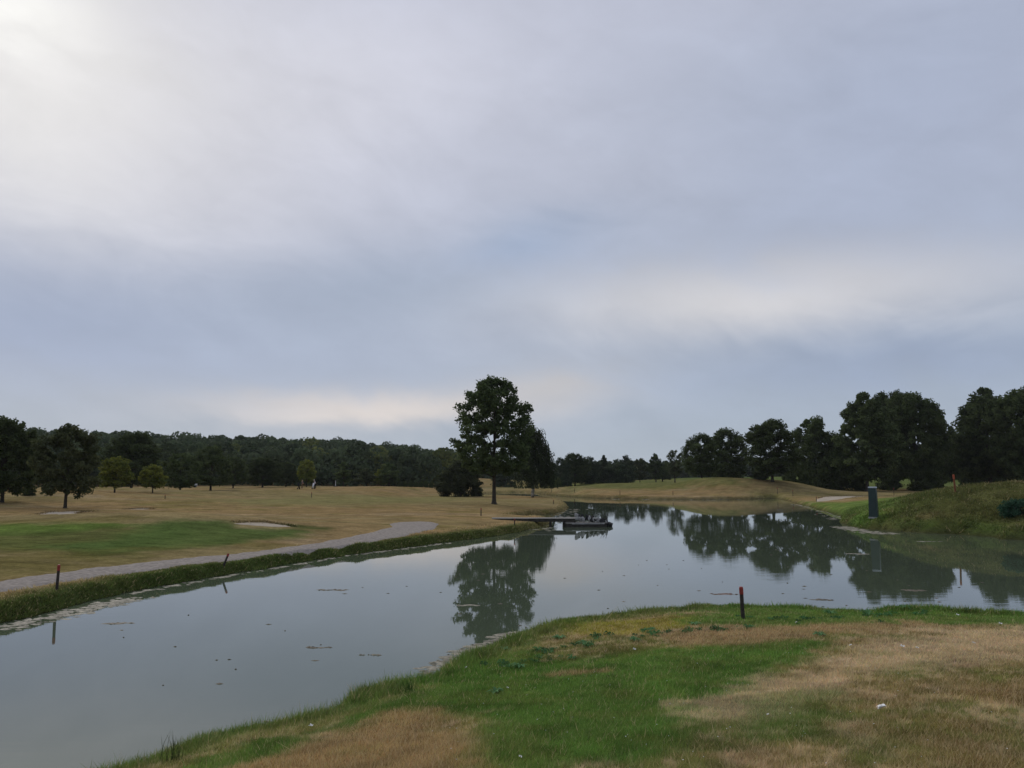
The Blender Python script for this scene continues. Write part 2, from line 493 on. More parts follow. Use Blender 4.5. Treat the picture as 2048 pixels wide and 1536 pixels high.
# ------------------------------------------------------------------ ground colour (green, dry or bare turf; shade painted in by one bunker)
DRY = np.array([.262, .184, .090]); PALE = np.array([.415, .318, .195]); OLIVE = np.array([.155, .135, .042])
GREEN = np.array([.080, .146, .028]); DEEP = np.array([.066, .100, .028]); BANK = np.array([.050, .085, .018])
YEL = np.array([.22, .19, .030]); FAIR = np.array([.228, .182, .086]); PUTT = np.array([.105, .150, .035]); FDRY = np.array([.262, .184, .086])
def poly(pts): return np.array([hit(a, b) for a, b in pts])
ZONES = [  # pixel outline in the photograph -> patch of turf on the ground, colour, soft edge (m), strength
    ('far', [(-200, 1075), (0, 1072), (120, 1068), (240, 1058), (260, 1048), (100, 1047), (0, 1049), (-200, 1051)], PUTT, .8, 1.0),
    ('far', [(-200, 1110), (-200, 1064), (0, 1064), (240, 1056), (330, 1044), (400, 1060), (300, 1092), (120, 1100)], np.array([.082, .105, .030]), 1.0, .8),
    ('far', [(60, 1095), (230, 1078), (280, 1056), (330, 1041), (440, 1041), (470, 1052), (600, 1060), (620, 1074), (470, 1086), (340, 1102), (200, 1114)], DEEP * 1.15, 1.0, .9),
    ('far', [(-200, 1140), (0, 1098), (200, 1108), (340, 1096), (250, 1125), (0, 1160), (-200, 1200)], OLIVE * .85, 2.0, .75),
    ('far', [(400, 1000), (700, 990), (1000, 988), (900, 1004), (700, 1012), (480, 1010)], FAIR * np.array([.85, 1.0, .85]), 4, .7),
    ('far', [(300, 1003), (420, 1001), (420, 1008), (300, 1010)], OLIVE, 3, .6),
    ('far', [(1110, 972), (1300, 960), (1500, 974), (1350, 977), (1150, 981)], np.array([.11, .125, .04]), 5, .8),
    ('far', [(1600, 1003), (1690, 1005), (1730, 1000), (1850, 985), (1900, 1000), (1800, 1040), (1690, 1050), (1640, 1022)], GREEN * 1.15, 1.5, .8),
    ('far', [(1690, 1040), (1800, 1035), (1870, 1052), (1800, 1062), (1700, 1055)], GREEN * 1.3, .8, .8),
    ('far', [(1770, 1000), (1880, 980), (2048, 966), (2300, 960), (2300, 1075), (2048, 1076), (1880, 1064), (1790, 1040)], np.array([.088, .098, .030]), 1.5, .9),
    ('far', [(560, 1050), (600, 1049), (660, 1056), (640, 1062), (590, 1059)], DEEP * .7, .6, .8),  # dark grass clump by the near bunker, lip's shadow side painted into its colour
    ('near', [(900, 1536), (960, 1440), (880, 1400), (1000, 1330), (1200, 1300), (1480, 1290), (1640, 1285), (1690, 1300), (1560, 1350), (1450, 1420), (1350, 1480), (1250, 1560), (1000, 1620)], GREEN, .35, .95),
    ('near', [(300, 1536), (560, 1470), (760, 1400), (950, 1320), (1060, 1290), (1150, 1330), (1000, 1420), (850, 1430), (600, 1500), (400, 1600)], GREEN * .92, .35, .9),
    ('near', [(640, 1480), (760, 1425), (860, 1420), (900, 1450), (955, 1500), (965, 1560), (600, 1600), (520, 1540)], DRY * np.array([1.0, .98, .9]), .22, .9),
    ('near', [(1095, 1346), (1160, 1338), (1225, 1334), (1230, 1346), (1160, 1352), (1105, 1354)], DRY, .15, .75),
    ('near', [(1150, 1302), (1290, 1283), (1330, 1295), (1250, 1312), (1130, 1325), (1090, 1315)], OLIVE * .75, .25, .6),
    ('near', [(1080, 1268), (1160, 1248), (1330, 1235), (1390, 1236), (1370, 1255), (1250, 1268), (1150, 1275)], YEL, .3, .75),
    ('near', [(1330, 1270), (1420, 1256), (1600, 1250), (1800, 1240), (1900, 1243), (1800, 1255), (1640, 1272), (1480, 1287), (1370, 1290)], DRY, .25, .9),
    ('near', [(1560, 1350), (1700, 1300), (1850, 1262), (2100, 1250), (2100, 1330), (1900, 1330), (1700, 1360), (1560, 1400), (1440, 1440)], PALE, .35, .85),
    ('near', [(1560, 1420), (1640, 1385), (1700, 1385), (1690, 1420), (1600, 1470), (1500, 1510), (1420, 1500)], GREEN * .9, .3, .6),
    ('near', [(1680, 1490), (1800, 1470), (1850, 1500), (1780, 1560), (1660, 1560)], GREEN * .85, .3, .55),
    ('near', [(1380, 1212), (1480, 1209), (1640, 1221), (1800, 1212), (2120, 1228), (2120, 1254), (1900, 1251), (1800, 1242), (1640, 1249), (1500, 1261), (1400, 1248)], GREEN * 1.05, .3, .85),
    ('near', [(1900, 1390), (2100, 1320), (2100, 1600), (1850, 1600)], np.array([.17, .115, .045]), .6, .6),
]
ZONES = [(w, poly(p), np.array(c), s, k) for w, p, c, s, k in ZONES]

def albedo(x, y, d, nw):
    r = np.hypot(x, y)
    n_big = fbm(x * 0.03, y * 0.07, 11, 4); n_mid = fbm(x * 0.22, y * 0.5, 12, 4); n_sm = fbm(x * 1.6, y * 1.6, 13, 3)
    def mix(a, b, t): return a * (1 - t[:, None]) + b * t[:, None]
    one = np.ones((len(x), 3))
    f = mix(one * FAIR, one * FDRY, sm((n_big - .35) / .25))
    f = mix(f, one * OLIVE, sm((n_mid - .52) / .2) * .55)
    f = mix(f, one * PALE * .75, sm((fbm(x * .12, y * .5, 21, 4) - .6) / .15) * .45)
    f = mix(f, one * np.array([.12, .135, .045]), sm((y - 190) / 60) * sm((x + 20) / 40) * .7)
    f = mix(f, one * np.array([.085, .12, .035]), sm((y - 165) / 30) * sm((x - 60) / 30) * .8)
    g = mix(one * DRY * np.array([.9, .95, .9]), one * OLIVE, sm((n_sm - .3) / .4) * .6)
    g = mix(g, one * GREEN, sm((fbm(x * .9, y * .9, 15, 3) - .5) / .15) * .45)
    c1 = fbm(x * 2.6, y * 2.6, 16, 3); c2 = fbm(x * 6.5, y * 6.5, 17, 2)
    g = mix(g, one * OLIVE * .62, sm((c1 - .52) / .16) * .40)
    g = mix(g, one * PALE * 1.05, sm((c2 - .54) / .14) * .55)
    out = mix(f, g, nw)
    wob = (fbm(x * 0.8, y * 0.8, 41, 4) - .5) + nw * .6 * (fbm(x * 3.5, y * 3.5, 42, 3) - .5)
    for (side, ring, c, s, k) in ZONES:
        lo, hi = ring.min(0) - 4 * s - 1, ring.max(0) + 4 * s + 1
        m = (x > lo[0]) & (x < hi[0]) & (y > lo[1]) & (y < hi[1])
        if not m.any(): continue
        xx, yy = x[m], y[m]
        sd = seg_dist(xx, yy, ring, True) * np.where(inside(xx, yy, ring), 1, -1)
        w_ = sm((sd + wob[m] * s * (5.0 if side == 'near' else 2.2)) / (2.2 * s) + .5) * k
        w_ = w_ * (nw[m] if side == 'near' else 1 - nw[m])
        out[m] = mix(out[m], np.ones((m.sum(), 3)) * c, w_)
    # lusher grass where the water is close
    far_w = sm((r - 40) / 50)
    lush = 1 - sm((d - .45) / (np.where(nw > .5, 1.0 + 1.6 * n_mid, .7 + 1.5 * n_mid) * (1 - .55 * far_w)))
    lush = lush * np.where(nw > .5, .85, .9 - .6 * far_w)
    out = mix(out, BANK * (1 - nw[:, None]) + GREEN * .92 * nw[:, None], lush)
    mud = 1 - sm((d - .05) / .3)
    out = mix(out, one * np.array([.035, .03, .018]), mud * .7)
    patch = nw * sm((r - 2) / 3)
    out = out * (1 - (patch * .24 * sm((fbm(x * 3.1, y * 3.1, 18, 3) - .5) / .2))[:, None])
    out = mix(out, one * np.array([.16, .15, .045]), nw * .22 * sm((fbm(x * 2.0, y * 2.0, 19, 3) - .53) / .14))
    return out * (0.80 + 0.40 * n_sm[:, None])

# ------------------------------------------------------------------ the ground, one sheet to the horizon
def build_ground():
    a1 = np.linspace(-R(47), R(47), 520)
    a2 = np.linspace(R(47), R(313), 110)[1:-1]
    an = np.concatenate([a1, a2])
    rr = np.concatenate([np.geomspace(1.0, 9, 60, endpoint=False), np.geomspace(9, 170, 430, endpoint=False), np.geomspace(170, 3000, 90)])
    A, RR = np.meshgrid(an, rr)
    x = (RR * np.sin(A)).ravel(); y = (RR * np.cos(A)).ravel()
    z, d, nw = height(x, y, True)
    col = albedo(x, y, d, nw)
    n, m = len(rr), len(an)
    idx = np.arange(n * m).reshape(n, m)
    nx = np.roll(idx, -1, axis=1)
    q = np.stack([idx[:-1], idx[1:], nx[1:], nx[:-1]], -1).reshape(-1, 4)
    vs = np.c_[x, y, z]
    c0 = len(vs)
    vs = np.r_[vs, [[0, 0, float(height(np.array([0.]), np.array([0.]))[0])]]]
    col = np.r_[col, col[:1]]
    tri = np.stack([idx[0], nx[0], np.full(m, c0)], -1)
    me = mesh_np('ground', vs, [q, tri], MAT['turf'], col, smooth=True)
    return tag(link('ground', me), kind='structure')
build_ground()

# ------------------------------------------------------------------ water
def build_water():
    m = bpy.data.materials.new('pond_water'); m.use_nodes = True
    T = m.node_tree; N = T.nodes.new; L = T.links.new
    b = T.nodes['Principled BSDF']
    b.inputs['Base Color'].default_value = (.078, .100, .066, 1)
    b.inputs['Roughness'].default_value = 0.015
    b.inputs['IOR'].default_value = 1.47
    b.inputs['Specular IOR Level'].default_value = 0.5
    geo = N('ShaderNodeNewGeometry')
    def noise(scale, stretch, det):
        mp = N('ShaderNodeMapping'); mp.inputs['Scale'].default_value = stretch
        mp.inputs['Rotation'].default_value = (0, 0, R(8))
        L(geo.outputs['Position'], mp.inputs[0])
        n = N('ShaderNodeTexNoise'); n.inputs['Scale'].default_value = scale; n.inputs['Detail'].default_value = det
        L(mp.outputs[0], n.inputs[0]); return n.outputs['Fac']
    E.tree = T
    rip = E(noise(1.0, (.35, 1.5, 1), 3)); fine = E(noise(1.0, (.6, 5.0, 1), 2))
    mask = E.m('SMOOTH_MIN', E.m('MAXIMUM', (E(noise(.045, (1, 1, 1), 2)) - .44) * 7.0, 0.0), 1.0, 0.2)
    hgt = rip * .0006 + fine * (.00010 + mask * .0016)
    bp = N('ShaderNodeBump'); bp.inputs['Strength'].default_value = 1.0; bp.inputs['Distance'].default_value = 1.0
    L(hgt.s, bp.inputs['Height']); L(bp.outputs[0], b.inputs['Normal'])
    lo = RING.min(0) - 6; hi = RING.max(0) + 6
    v = np.array([(lo[0], lo[1], 0), (hi[0], lo[1], 0), (hi[0], hi[1], 0), (lo[0], hi[1], 0)])
    # the sheet follows the ring (a strip of quads near-to-far), sunk into the banks
    ring = RING
    cx = ring.mean(0)
    me = bpy.data.meshes.new('pond_water')
    import mathutils
    xs = np.linspace(lo[0], hi[0], 90); ys = np.linspace(lo[1], hi[1], 110)
    X, Y = np.meshgrid(xs, ys)
    d, nw = shore(X.ravel(), Y.ravel())
    ok = (d < 4.5).reshape(X.shape)
    idx = np.arange(X.size).reshape(X.shape)
    q = np.stack([idx[:-1, :-1], idx[:-1, 1:], idx[1:, 1:], idx[1:, :-1]], -1).reshape(-1, 4)
    keep = ok.ravel()[q].any(1)
    # never under open country away from the pond
    q = q[keep]
    me = mesh_np('pond_water', np.c_[X.ravel(), Y.ravel(), np.zeros(X.size)], q, m)
    o = link('pond_water', me)
    return tag(o, kind='structure')
build_water()

# ------------------------------------------------------------------ cart path and bunkers
def drape(name, ring, m, lift, step, kind='structure', wob_k=.35):
    """a sheet lying on the ground inside a ring of world points"""
    lo, hi = ring.min(0), ring.max(0)
    xs = np.arange(lo[0] - step, hi[0] + 2 * step, step); ys = np.arange(lo[1] - step, hi[1] + 2 * step, step)
    X, Y = np.meshgrid(xs, ys); x, y = X.ravel().copy(), Y.ravel().copy()
    wob = (fbm(x * 1.1, y * 1.1, 77, 3) - .5) * wob_k
    sd = seg_dist(x, y, ring, True) * np.where(inside(x, y, ring), 1, -1) + wob
    z = height(x, y) + lift * np.clip(sd / (step * .55), -2.6, 1)
    idx = np.arange(X.size).reshape(X.shape)
    q = np.stack([idx[:-1, :-1], idx[:-1, 1:], idx[1:, 1:], idx[1:, :-1]], -1).reshape(-1, 4)
    q = q[(sd[q] > 0).any(1)]
    used = np.unique(q); mp = np.full(X.size, -1); mp[used] = np.arange(len(used))
    me = mesh_np(name, np.c_[x, y, z][used], mp[q], m, smooth=True)
    return tag(link(name, me), kind=kind)

UP = [(-260, 1212), (-120, 1187), (0, 1165), (113, 1148), (220, 1135), (332, 1121), (448, 1111), (562, 1097), (640, 1086.5), (700, 1075), (745, 1065), (785, 1055), (780, 1049), (792, 1046), (825, 1044.5), (857, 1044), (877, 1048)]
DN = [(870, 1057), (810, 1075), (750, 1085), (640, 1100), (565, 1109), (445, 1126), (279, 1146), (126, 1165), (0, 1185), (-120, 1208), (-260, 1236)]
PATH_RING = np.array([hit(a, b) for a, b in UP + DN])
drape('gravel_path', PATH_RING, MAT['gravel'], 0.05, 0.2)
for key in BUNK_PX:
    ring = np.array([hit(a, b) for a, b in BUNK_PX[key]])
    c = ring.mean(0); ring = c + (ring - c) * np.array([1.0, .9])
    drape('sand_bunker', ring, MAT['sand'], 0.02, 0.16, wob_k=.12)

# ------------------------------------------------------------------ trees
def leaf_cloud(centers, rads, per, size, rg, tints, droop=0.0, flat=0.55, axis=None):
    """leaf-sized diamonds scattered through clumps; returns verts, quads, colours"""
    n = len(centers) * per
    c = np.repeat(centers, per, 0); rr = np.repeat(rads, per)
    g = rg.normal(size=(n, 3)); g /= np.linalg.norm(g, axis=1)[:, None]
    g *= (rg.random(n) ** (1 / 2.2))[:, None]
    g[:, 2] *= 0.75
    off = g * rr[:, None]
    if axis is not None:
        ax = np.repeat(axis, per, 0)
        al = (off * ax).sum(1)[:, None]
        off = (off - ax * al) * .85 + ax * (al * 1.35)
    p = c + off
    s = size * (0.6 + 0.8 * rg.random(n))
    nrm = rg.normal(size=(n, 3)) * .8 + g * .6 + np.array([0, 0, flat]); nrm /= np.linalg.norm(nrm, axis=1)[:, None]
    u = np.cross(nrm, rg.normal(size=(n, 3))); u /= np.linalg.norm(u, axis=1)[:, None] + 1e-9
    if droop:
        u = u * (1 - droop) + np.array([0, 0, -1.0]) * droop; u /= np.linalg.norm(u, axis=1)[:, None]
    w = np.cross(nrm, u)
    a = p - u * s[:, None] * .62; b = p + w * s[:, None] * .36; d = p + u * s[:, None] * .62; e = p - w * s[:, None] * .36
    v = np.stack([a, b, d, e], 1).reshape(-1, 3)
    q = np.arange(4 * n).reshape(n, 4)
    ct = np.repeat(rg.random(len(centers)), per) * .6 + rg.random(n) * .4
    t0, t1 = np.array(tints[0]), np.array(tints[1])
    col = t0 + (t1 - t0) * ct[:, None]
    return v, q, np.repeat(col, 4, 0)

def crown_points(n, prof, rg, shell=2.6, lob=0.25):
    """clump centres in a unit crown: prof = [(height 0..1, radius 0..1)]"""
    hs, rs = np.array(prof).T
    out = []
    ph = rg.random(4) * 6.28
    while len(out) < n:
        h = rg.random(); a = rg.random() * 6.283
        rad = np.interp(h, hs, rs)
        if rg.random() > rad * 1.1 + .1: continue
        rad *= 1 + lob * (math.sin(2 * a + ph[0] + 3 * h) * .4 + math.sin(3 * a + ph[1] - 5 * h) * .35 + math.sin(5 * a + ph[2] + 9 * h) * .25)
        k = rg.random() ** (1 / shell)
        out.append((rad * k * math.cos(a), rad * k * math.sin(a), h))
    return np.array(out)

PROF = {
    'lone': [(0, .35), (.05, .68), (.15, .93), (.3, 1), (.5, 1), (.65, .92), (.74, .86), (.85, .68), (.94, .46), (1, .2)],
    'round': [(0, .5), (.12, .85), (.4, 1), (.65, .95), (.82, .80), (.93, .55), (1, .3)],
    'oval': [(0, .5), (.12, .85), (.35, 1), (.55, .92), (.75, .68), (.9, .42), (1, .12)],
    'broad': [(0, .55), (.2, .95), (.45, 1), (.7, .90), (.88, .62), (1, .28)],
    'cone': [(0, .9), (.2, 1), (.5, .7), (.8, .32), (1, .03)],
    'slim': [(0, .5), (.2, .9), (.5, 1), (.8, .7), (1, .1)],
    'bush': [(0, .85), (.2, 1), (.5, .95), (.8, .65), (1, .2)],
}

def make_tree(name, seed, prof, hgt, width, bole, nclump, per, leaf, tints, clump=.13, trunk_r=.018, barkm='bark', sparse=0.0, lob=.25, droop=0.0):
    """a tree of total height hgt and crown width, bare bole as share of the height; prototype hidden until placed"""
    rg = np.random.default_rng(seed)
    c = crown_points(nclump, PROF[prof], rg, lob=lob)
    cw, ch = width / 2 * .90, hgt * (1 - bole)
    C = np.c_[c[:, 0] * cw, c[:, 1] * cw, hgt * bole + c[:, 2] * ch * .96]
    rad = clump * width * (.6 + .8 * rg.random(nclump))
    ax = C - np.array([0, 0, hgt * (bole + .30 * (1 - bole))]) + rg.normal(size=C.shape) * width * .14
    ax /= np.linalg.norm(ax, axis=1)[:, None]
    v, q, col = leaf_cloud(C, rad, per, leaf, rg, tints, droop, axis=ax)
    crown = mesh_np(name + '_crown', v, q, MAT['leaf'], col)
    mb = MB()
    r0 = hgt * trunk_r
    bend = rg.normal(size=2) * .012 * hgt
    top = hgt * (.86 if bole > .05 else .5)
    hs = np.array([0, .012, .03, .08, .2, .4, .6, .8, 1.0]); rs = np.array([1.9, 1.45, 1.15, 1.0, .88, .7, .5, .28, .06]) * r0
    pts = np.c_[bend[0] * hs ** 2, bend[1] * hs ** 2, hs * top - .05]
    mb.tube(pts, rs, 9)
    k = min(nclump, 26)
    for i in rg.choice(nclump, k, replace=False):
        tgt = C[i]; h0 = np.clip((tgt[2] / top) * (.45 + .3 * rg.random()), bole * .9 + .02, .85)
        st = np.array([bend[0] * h0 ** 2, bend[1] * h0 ** 2, h0 * top - .05])
        mid = st * .45 + tgt * .55 + np.array([0, 0, .03 * hgt]) * (1 - 2 * droop) + rg.normal(size=3) * .015 * hgt
        rr = np.interp(h0, hs, rs) * .5
        mb.tube([st, (st + mid) / 2 + rg.normal(size=3) * .006 * hgt, mid, tgt], [rr, rr * .75, rr * .5, rr * .15], 5, False)
    trunk = mb.mesh(name + '_trunk', MAT[barkm], True)
    return dict(name=name, crown=crown, trunk=trunk, h=hgt, w=width)

DK = ((.032, .046, .018), (.084, .108, .042)); MD = ((.034, .052, .020), (.085, .11, .042))
YL = ((.055, .080, .018), (.190, .195, .036)); WL = ((.035, .046, .022), (.085, .10, .045)); TE = ((.022, .058, .034), (.055, .11, .065))
BL = ((.030, .044, .026), (.072, .092, .048))
PROTO = {
    'main': make_tree('lone_tree', 101, 'lone', 15.0, 10.2, .235, 430, 78, .25, ((.034, .050, .020), (.086, .115, .044)), .060, .015, lob=.12),
    'round': make_tree('round_tree', 102, 'round', 8, 6.4, .17, 120, 110, .24, ((.034, .044, .020), (.086, .096, .044)), .09, .02),
    'low': make_tree('low_tree', 113, 'bush', 9, 8.5, .03, 110, 100, .34, BL, .11, .02),
    'oak': make_tree('broad_tree', 103, 'broad', 10, 8.5, .16, 160, 90, .27, DK, .085, .02),
    'oakb': make_tree('broad_tree', 104, 'broad', 12, 9, .14, 230, 110, .29, DK, .085, .018, lob=.30),
    'tall': make_tree('tall_tree', 105, 'oval', 17, 11, .15, 270, 115, .36, DK, .08, .017, lob=.26),
    'tallb': make_tree('tall_tree', 106, 'round', 17, 12, .14, 270, 115, .36, DK, .08, .017, lob=.24),
    'yellow': make_tree('yellowing_tree', 107, 'round', 5.5, 4.4, .22, 80, 80, .24, YL, .12, .02),
    'slim': make_tree('slim_tree', 108, 'slim', 6.5, 3.6, .2, 70, 80, .26, MD, .13, .018),
    'cone': make_tree('conifer_tree', 109, 'cone', 12, 6, .12, 100, 80, .36, BL, .10, .02),
    'pale': make_tree('pale_tree', 110, 'slim', 11, 6, .22, 70, 60, .34, WL, .10, .015, lob=.4),
    'bush': make_tree('round_bush', 111, 'bush', 3, 4.0, .0, 100, 90, .16, DK, .11, .02),
    'bushb': make_tree('bushy_shrub', 112, 'bush', 4.4, 6.6, .0, 150, 110, .20, ((.030, .038, .020), (.068, .078, .036)), .08, .02),
}

def place(kind, name, px, ytop, Y, wpx, label, cat='tree', group=None, rz=None, part='trunk'):
    P = PROTO[kind]
    p = at(px, Y)
    top = z_at(ytop, Y)
    sz = max((top - p[2]) / P['h'], .05); sx = (wpx / F * Y) / P['w']
    root = bpy.data.objects.new(name, None); COL.objects.link(root)
    root.location = (p[0], p[1], p[2] - .04); root.empty_display_size = .5
    root.rotation_euler = (0, 0, random.random() * 6.28 if rz is None else rz)
    root.scale = (sx, sx, sz)
    link('crown', P['crown'], root)
    if part: link(part, P['trunk'], root)
    tag(root, label, cat, group)
    return root

place('main', 'broadleaf_tree', 988, 754, 90, 174, 'tall lone tree with an open dark crown on the dry point by the jetty', group=None, rz=.6)
GL = 'trees along the left fairway'
for a in [
    ('oakb', 4, 838, 80, 140, 'dense dark tree cut off by the left edge of the view'),
    ('round', 130, 850, 72, 122, 'dark round tree with a bare trunk behind the left sand bunker'),
    ('yellow', 229, 916, 104, 66, 'yellow topped tree with several stems right of the dark round tree'),
    ('yellow', 305, 931, 107, 52, 'smaller yellow green tree, second to the right of the dark round tree'),
    ('oakb', 262, 866, 138, 108, 'tall broad dark tree looming behind the two yellow topped trees'),
    ('oak', 360, 906, 124, 84, 'dark tree just right of the smaller yellow green tree'),
    ('oak', 421, 893, 140, 86, 'tallest dark tree between the small golf buggy and the wood'),
    ('oak', 466, 914, 165, 60, 'dark wood edge tree, first to the right of the tallest one by the buggy'),
    ('oakb', 525, 916, 180, 72, 'wide dark tree at the wood edge midway between buggy and golfers'),
    ('oak', 572, 924, 190, 56, 'low dark tree at the wood edge just left of the golfers'),
    ('yellow', 613, 921, 182, 38, 'single yellowing tree at the wood edge directly behind the golfers'),
    ('slim', 687, 925, 172, 36, 'slim green tree on the fairway right of the white marker pole'),
    ('pale', 733, 934, 186, 52, 'pale green loose tree at the wood edge right of the slim tree'),
    ('yellow', 762, 940, 190, 30, 'tiny yellow tinged tree beside the pale loose one'),
    ('slim', 778, 926, 186, 44, 'brownish slim tree at the wood edge left of the bush row')]:
    place(a[0], {'yellow': 'yellowing_tree', 'slim': 'slim_tree', 'pale': 'pale_tree'}.get(a[0], 'broadleaf_tree'), *a[1:6], group=GL)
GF = 'distant trees beyond the far bank'
for a in [
    ('low', 1010, 926, 240, 58, 'distant dark tree seen under the lone tree crown'),
    ('low', 1120, 916, 235, 52, 'distant tree just right of the weeping birch'),
    ('oakb', 1150, 907, 240, 60, 'highest rounded tree of the distant clump right of the birch'),
    ('low', 1180, 914, 246, 56, 'distant rounded tree between the highest one and the pointed conifer'),
    ('cone', 1208, 908, 250, 34, 'pointed conifer rising from the middle of the distant tree line'),
    ('low', 1232, 919, 246, 50, 'distant bushy tree directly right of the pointed conifer'),
    ('low', 1252, 911, 252, 44, 'spiky topped distant tree near the right end of the dense clump'),
    ('round', 1280, 917, 262, 34, 'small rounded distant tree standing apart left of the high stemmed one'),
    ('slim', 1312, 908, 262, 36, 'high stemmed distant tree with a flat open top'),
    ('oak', 1325, 930, 300, 54, 'far low tree behind the high stemmed one'),
    ('pale', 1350, 897, 200, 44, 'thin pale tree with sparse top beside the first large right tree')]:
    place(a[0], {'cone': 'conifer_tree', 'slim': 'slim_tree', 'pale': 'pale_tree'}.get(a[0], 'broadleaf_tree'), *a[1:6], group=GF)
GR = 'large trees on the right bank'
for a in [
    ('oakb', 1404, 869, 165, 78, 'leftmost large dark tree of the right row, on the first dry mound'),
    ('oakb', 1455, 858, 182, 84, 'second large dark tree from the left in the right row'),
    ('tallb', 1545, 839, 152, 118, 'wide dark tree with a leaning bare trunk on the second dry mound'),
    ('oakb', 1632, 836, 172, 104, 'dark tree right of the wide one on the mound, left of the tallest clump'),
    ('tall', 1735, 783, 160, 132, 'left tree of the tallest clump above the green utility pillar'),
    ('tallb', 1786, 782, 176, 112, 'middle tree of the tallest clump above the green utility pillar'),
    ('tallb', 1834, 784, 166, 132, 'right tree of the tallest clump, with a thick trunk'),
    ('oakb', 1884, 836, 192, 84, 'lower dark tree filling the gap right of the tallest clump'),
    ('tall', 1982, 773, 168, 146, 'tall ragged tree near the right edge behind the grassy mound'),
    ('tallb', 2052, 776, 156, 130, 'tall dark tree cut off by the right edge of the view'),
    ('oak', 1930, 868, 200, 100, 'low dark tree behind the orange stake'),
    ('oak', 1680, 872, 196, 84, 'low dark tree behind the left of the tallest clump')]:
    place(a[0], 'broadleaf_tree', *a[1:6], group=GR)
GB = 'bushes round the pond and fairways'
place('bushb', 'rounded_shrub', 921, 922, 143, 98, 'big dark rounded bush left of the lone tree', 'bush', GB, part='stem')
for a in [
    ('bush', 58, 972, 88, 26, 'dark bush tapering to its foot near the left edge'),
    ('bush', 96, 984, 92, 34, 'low dark bush between the left edge and the round tree'),
    ('bush', 1116, 954, 215, 18, 'small dark bush below the distant tree right of the birch'),
    ('bush', 1519, 935, 154, 36, 'round bush on the second dry mound, left of the leaning trunk'),
    ('bush', 1580, 940, 162, 34, 'round bush on the dry mound right of the leaning trunk'),
    ('bush', 1431, 959, 158, 14, 'tiny dark bush between the two dry mounds'),
    ('bush', 1470, 942, 190, 40, 'bush under the second large tree of the right row'),
    ('bush', 1610, 940, 160, 32, 'olive bush left of the dark thicket on the right bank'),
    ('bush', 1660, 915, 166, 82, 'tall dark thicket left of the tallest clump'),
    ('bush', 1718, 942, 166, 36, 'bush left of the utility pillar under the tallest clump'),
    ('bush', 1779, 941, 168, 50, 'twiggy bush right of the utility pillar under the tallest clump'),
    ('bush', 1856, 918, 164, 74, 'dense dark bush under the right tree of the tallest clump'),
    ('bush', 1960, 905, 190, 90, 'dark thicket behind the grassy mound right of the orange stake'),
    ('bush', 2040, 900, 186, 90, 'dark thicket at the right edge behind the grassy mound')]:
    place(a[0], 'rounded_shrub', *a[1:6], 'bush', GB, part='stem')
for k, px in enumerate((800, 811, 822, 832, 842, 852, 862)):
    place('bush', 'clipped_bush', px, 963 - (k % 3), 178, 10, ('leftmost', 'second', 'third', 'middle', 'fifth', 'sixth', 'rightmost')[k] + ' small clipped bush, counted from the left, in the row along the wood edge', 'bush', 'row of small bushes by the wood', part=None)

# ---- weeping birch
def make_birch():
    rg = np.random.default_rng(55)
    p = at(1065, 136)
    hgt = z_at(850, 136) - p[2]
    root = bpy.data.objects.new('weeping_birch', None); COL.objects.link(root); root.location = p
    vs, qs, cs, n = [], [], [], 0
    mb = MB()
    tz = hgt * .93
    hs = np.linspace(0, 1, 8)
    tr = np.c_[.25 * np.sin(hs * 4), 0 * hs, hs * tz]
    mbt = MB(); mbt.tube(tr, .27 * (1 - .9 * hs) + .02, 8)
    t0, t1 = np.array((.020, .028, .014)), np.array((.050, .062, .028))
    for b in range(54):
        h0 = .35 + .6 * rg.random(); a = rg.random() * 6.28
        st = np.array([.25 * math.sin(h0 * 4), 0, h0 * tz])
        L_ = 4.5 * math.sqrt(1.22 - h0) * (.6 + .45 * rg.random())
        out = np.array([math.cos(a), math.sin(a), 0])
        top = st + out * L_ * .55 + np.array([0, 0, 1.5 * rg.random() + .5])
        end = st + out * L_ + np.array([0, 0, .3])
        mbt.tube([st, top, end], [.07, .045, .015], 4, False)
        for s in range(26):
            u = .25 + .75 * rg.random()
            base = (1 - u) ** 2 * st + 2 * u * (1 - u) * top + u * u * end + rg.normal(size=3) * .25
            ln = (.9 + 4.2 * rg.random()) * (.6 + .6 * u)
            ln = min(ln, base[2] - hgt * .13)
            m = max(int(ln / .2), 3)
            tt = np.linspace(0, 1, m)
            P_ = base + np.c_[rg.normal(size=m) * .08 + out[0] * .3 * np.sqrt(tt), rg.normal(size=m) * .08 + out[1] * .3 * np.sqrt(tt), -ln * tt]
            ang = rg.random(m) * 6.28
            w = np.c_[np.cos(ang), np.sin(ang), rg.normal(size=m) * .3] * (.12 + .06 * rg.random(m))[:, None]
            dn = np.array([0, 0, -.19]) + rg.normal(size=(m, 3)) * .03
            q = np.stack([P_ - dn * .6, P_ + w, P_ + dn * .6, P_ - w], 1).reshape(-1, 3)
            vs.append(q); qs.append(np.arange(4 * m).reshape(m, 4) + n); n += 4 * m
            cs.append(np.repeat(t0 + (t1 - t0) * rg.random((m, 1)), 4, 0))
    link('crown', mesh_np('birch_crown', np.concatenate(vs), np.concatenate(qs), MAT['leaf'], np.concatenate(cs)), root)
    link('trunk', mbt.mesh('birch_trunk', MAT['birch_bark'], True), root)
    tag(root, 'weeping birch with a white trunk and hanging twigs behind the lone tree', 'tree')
make_birch()

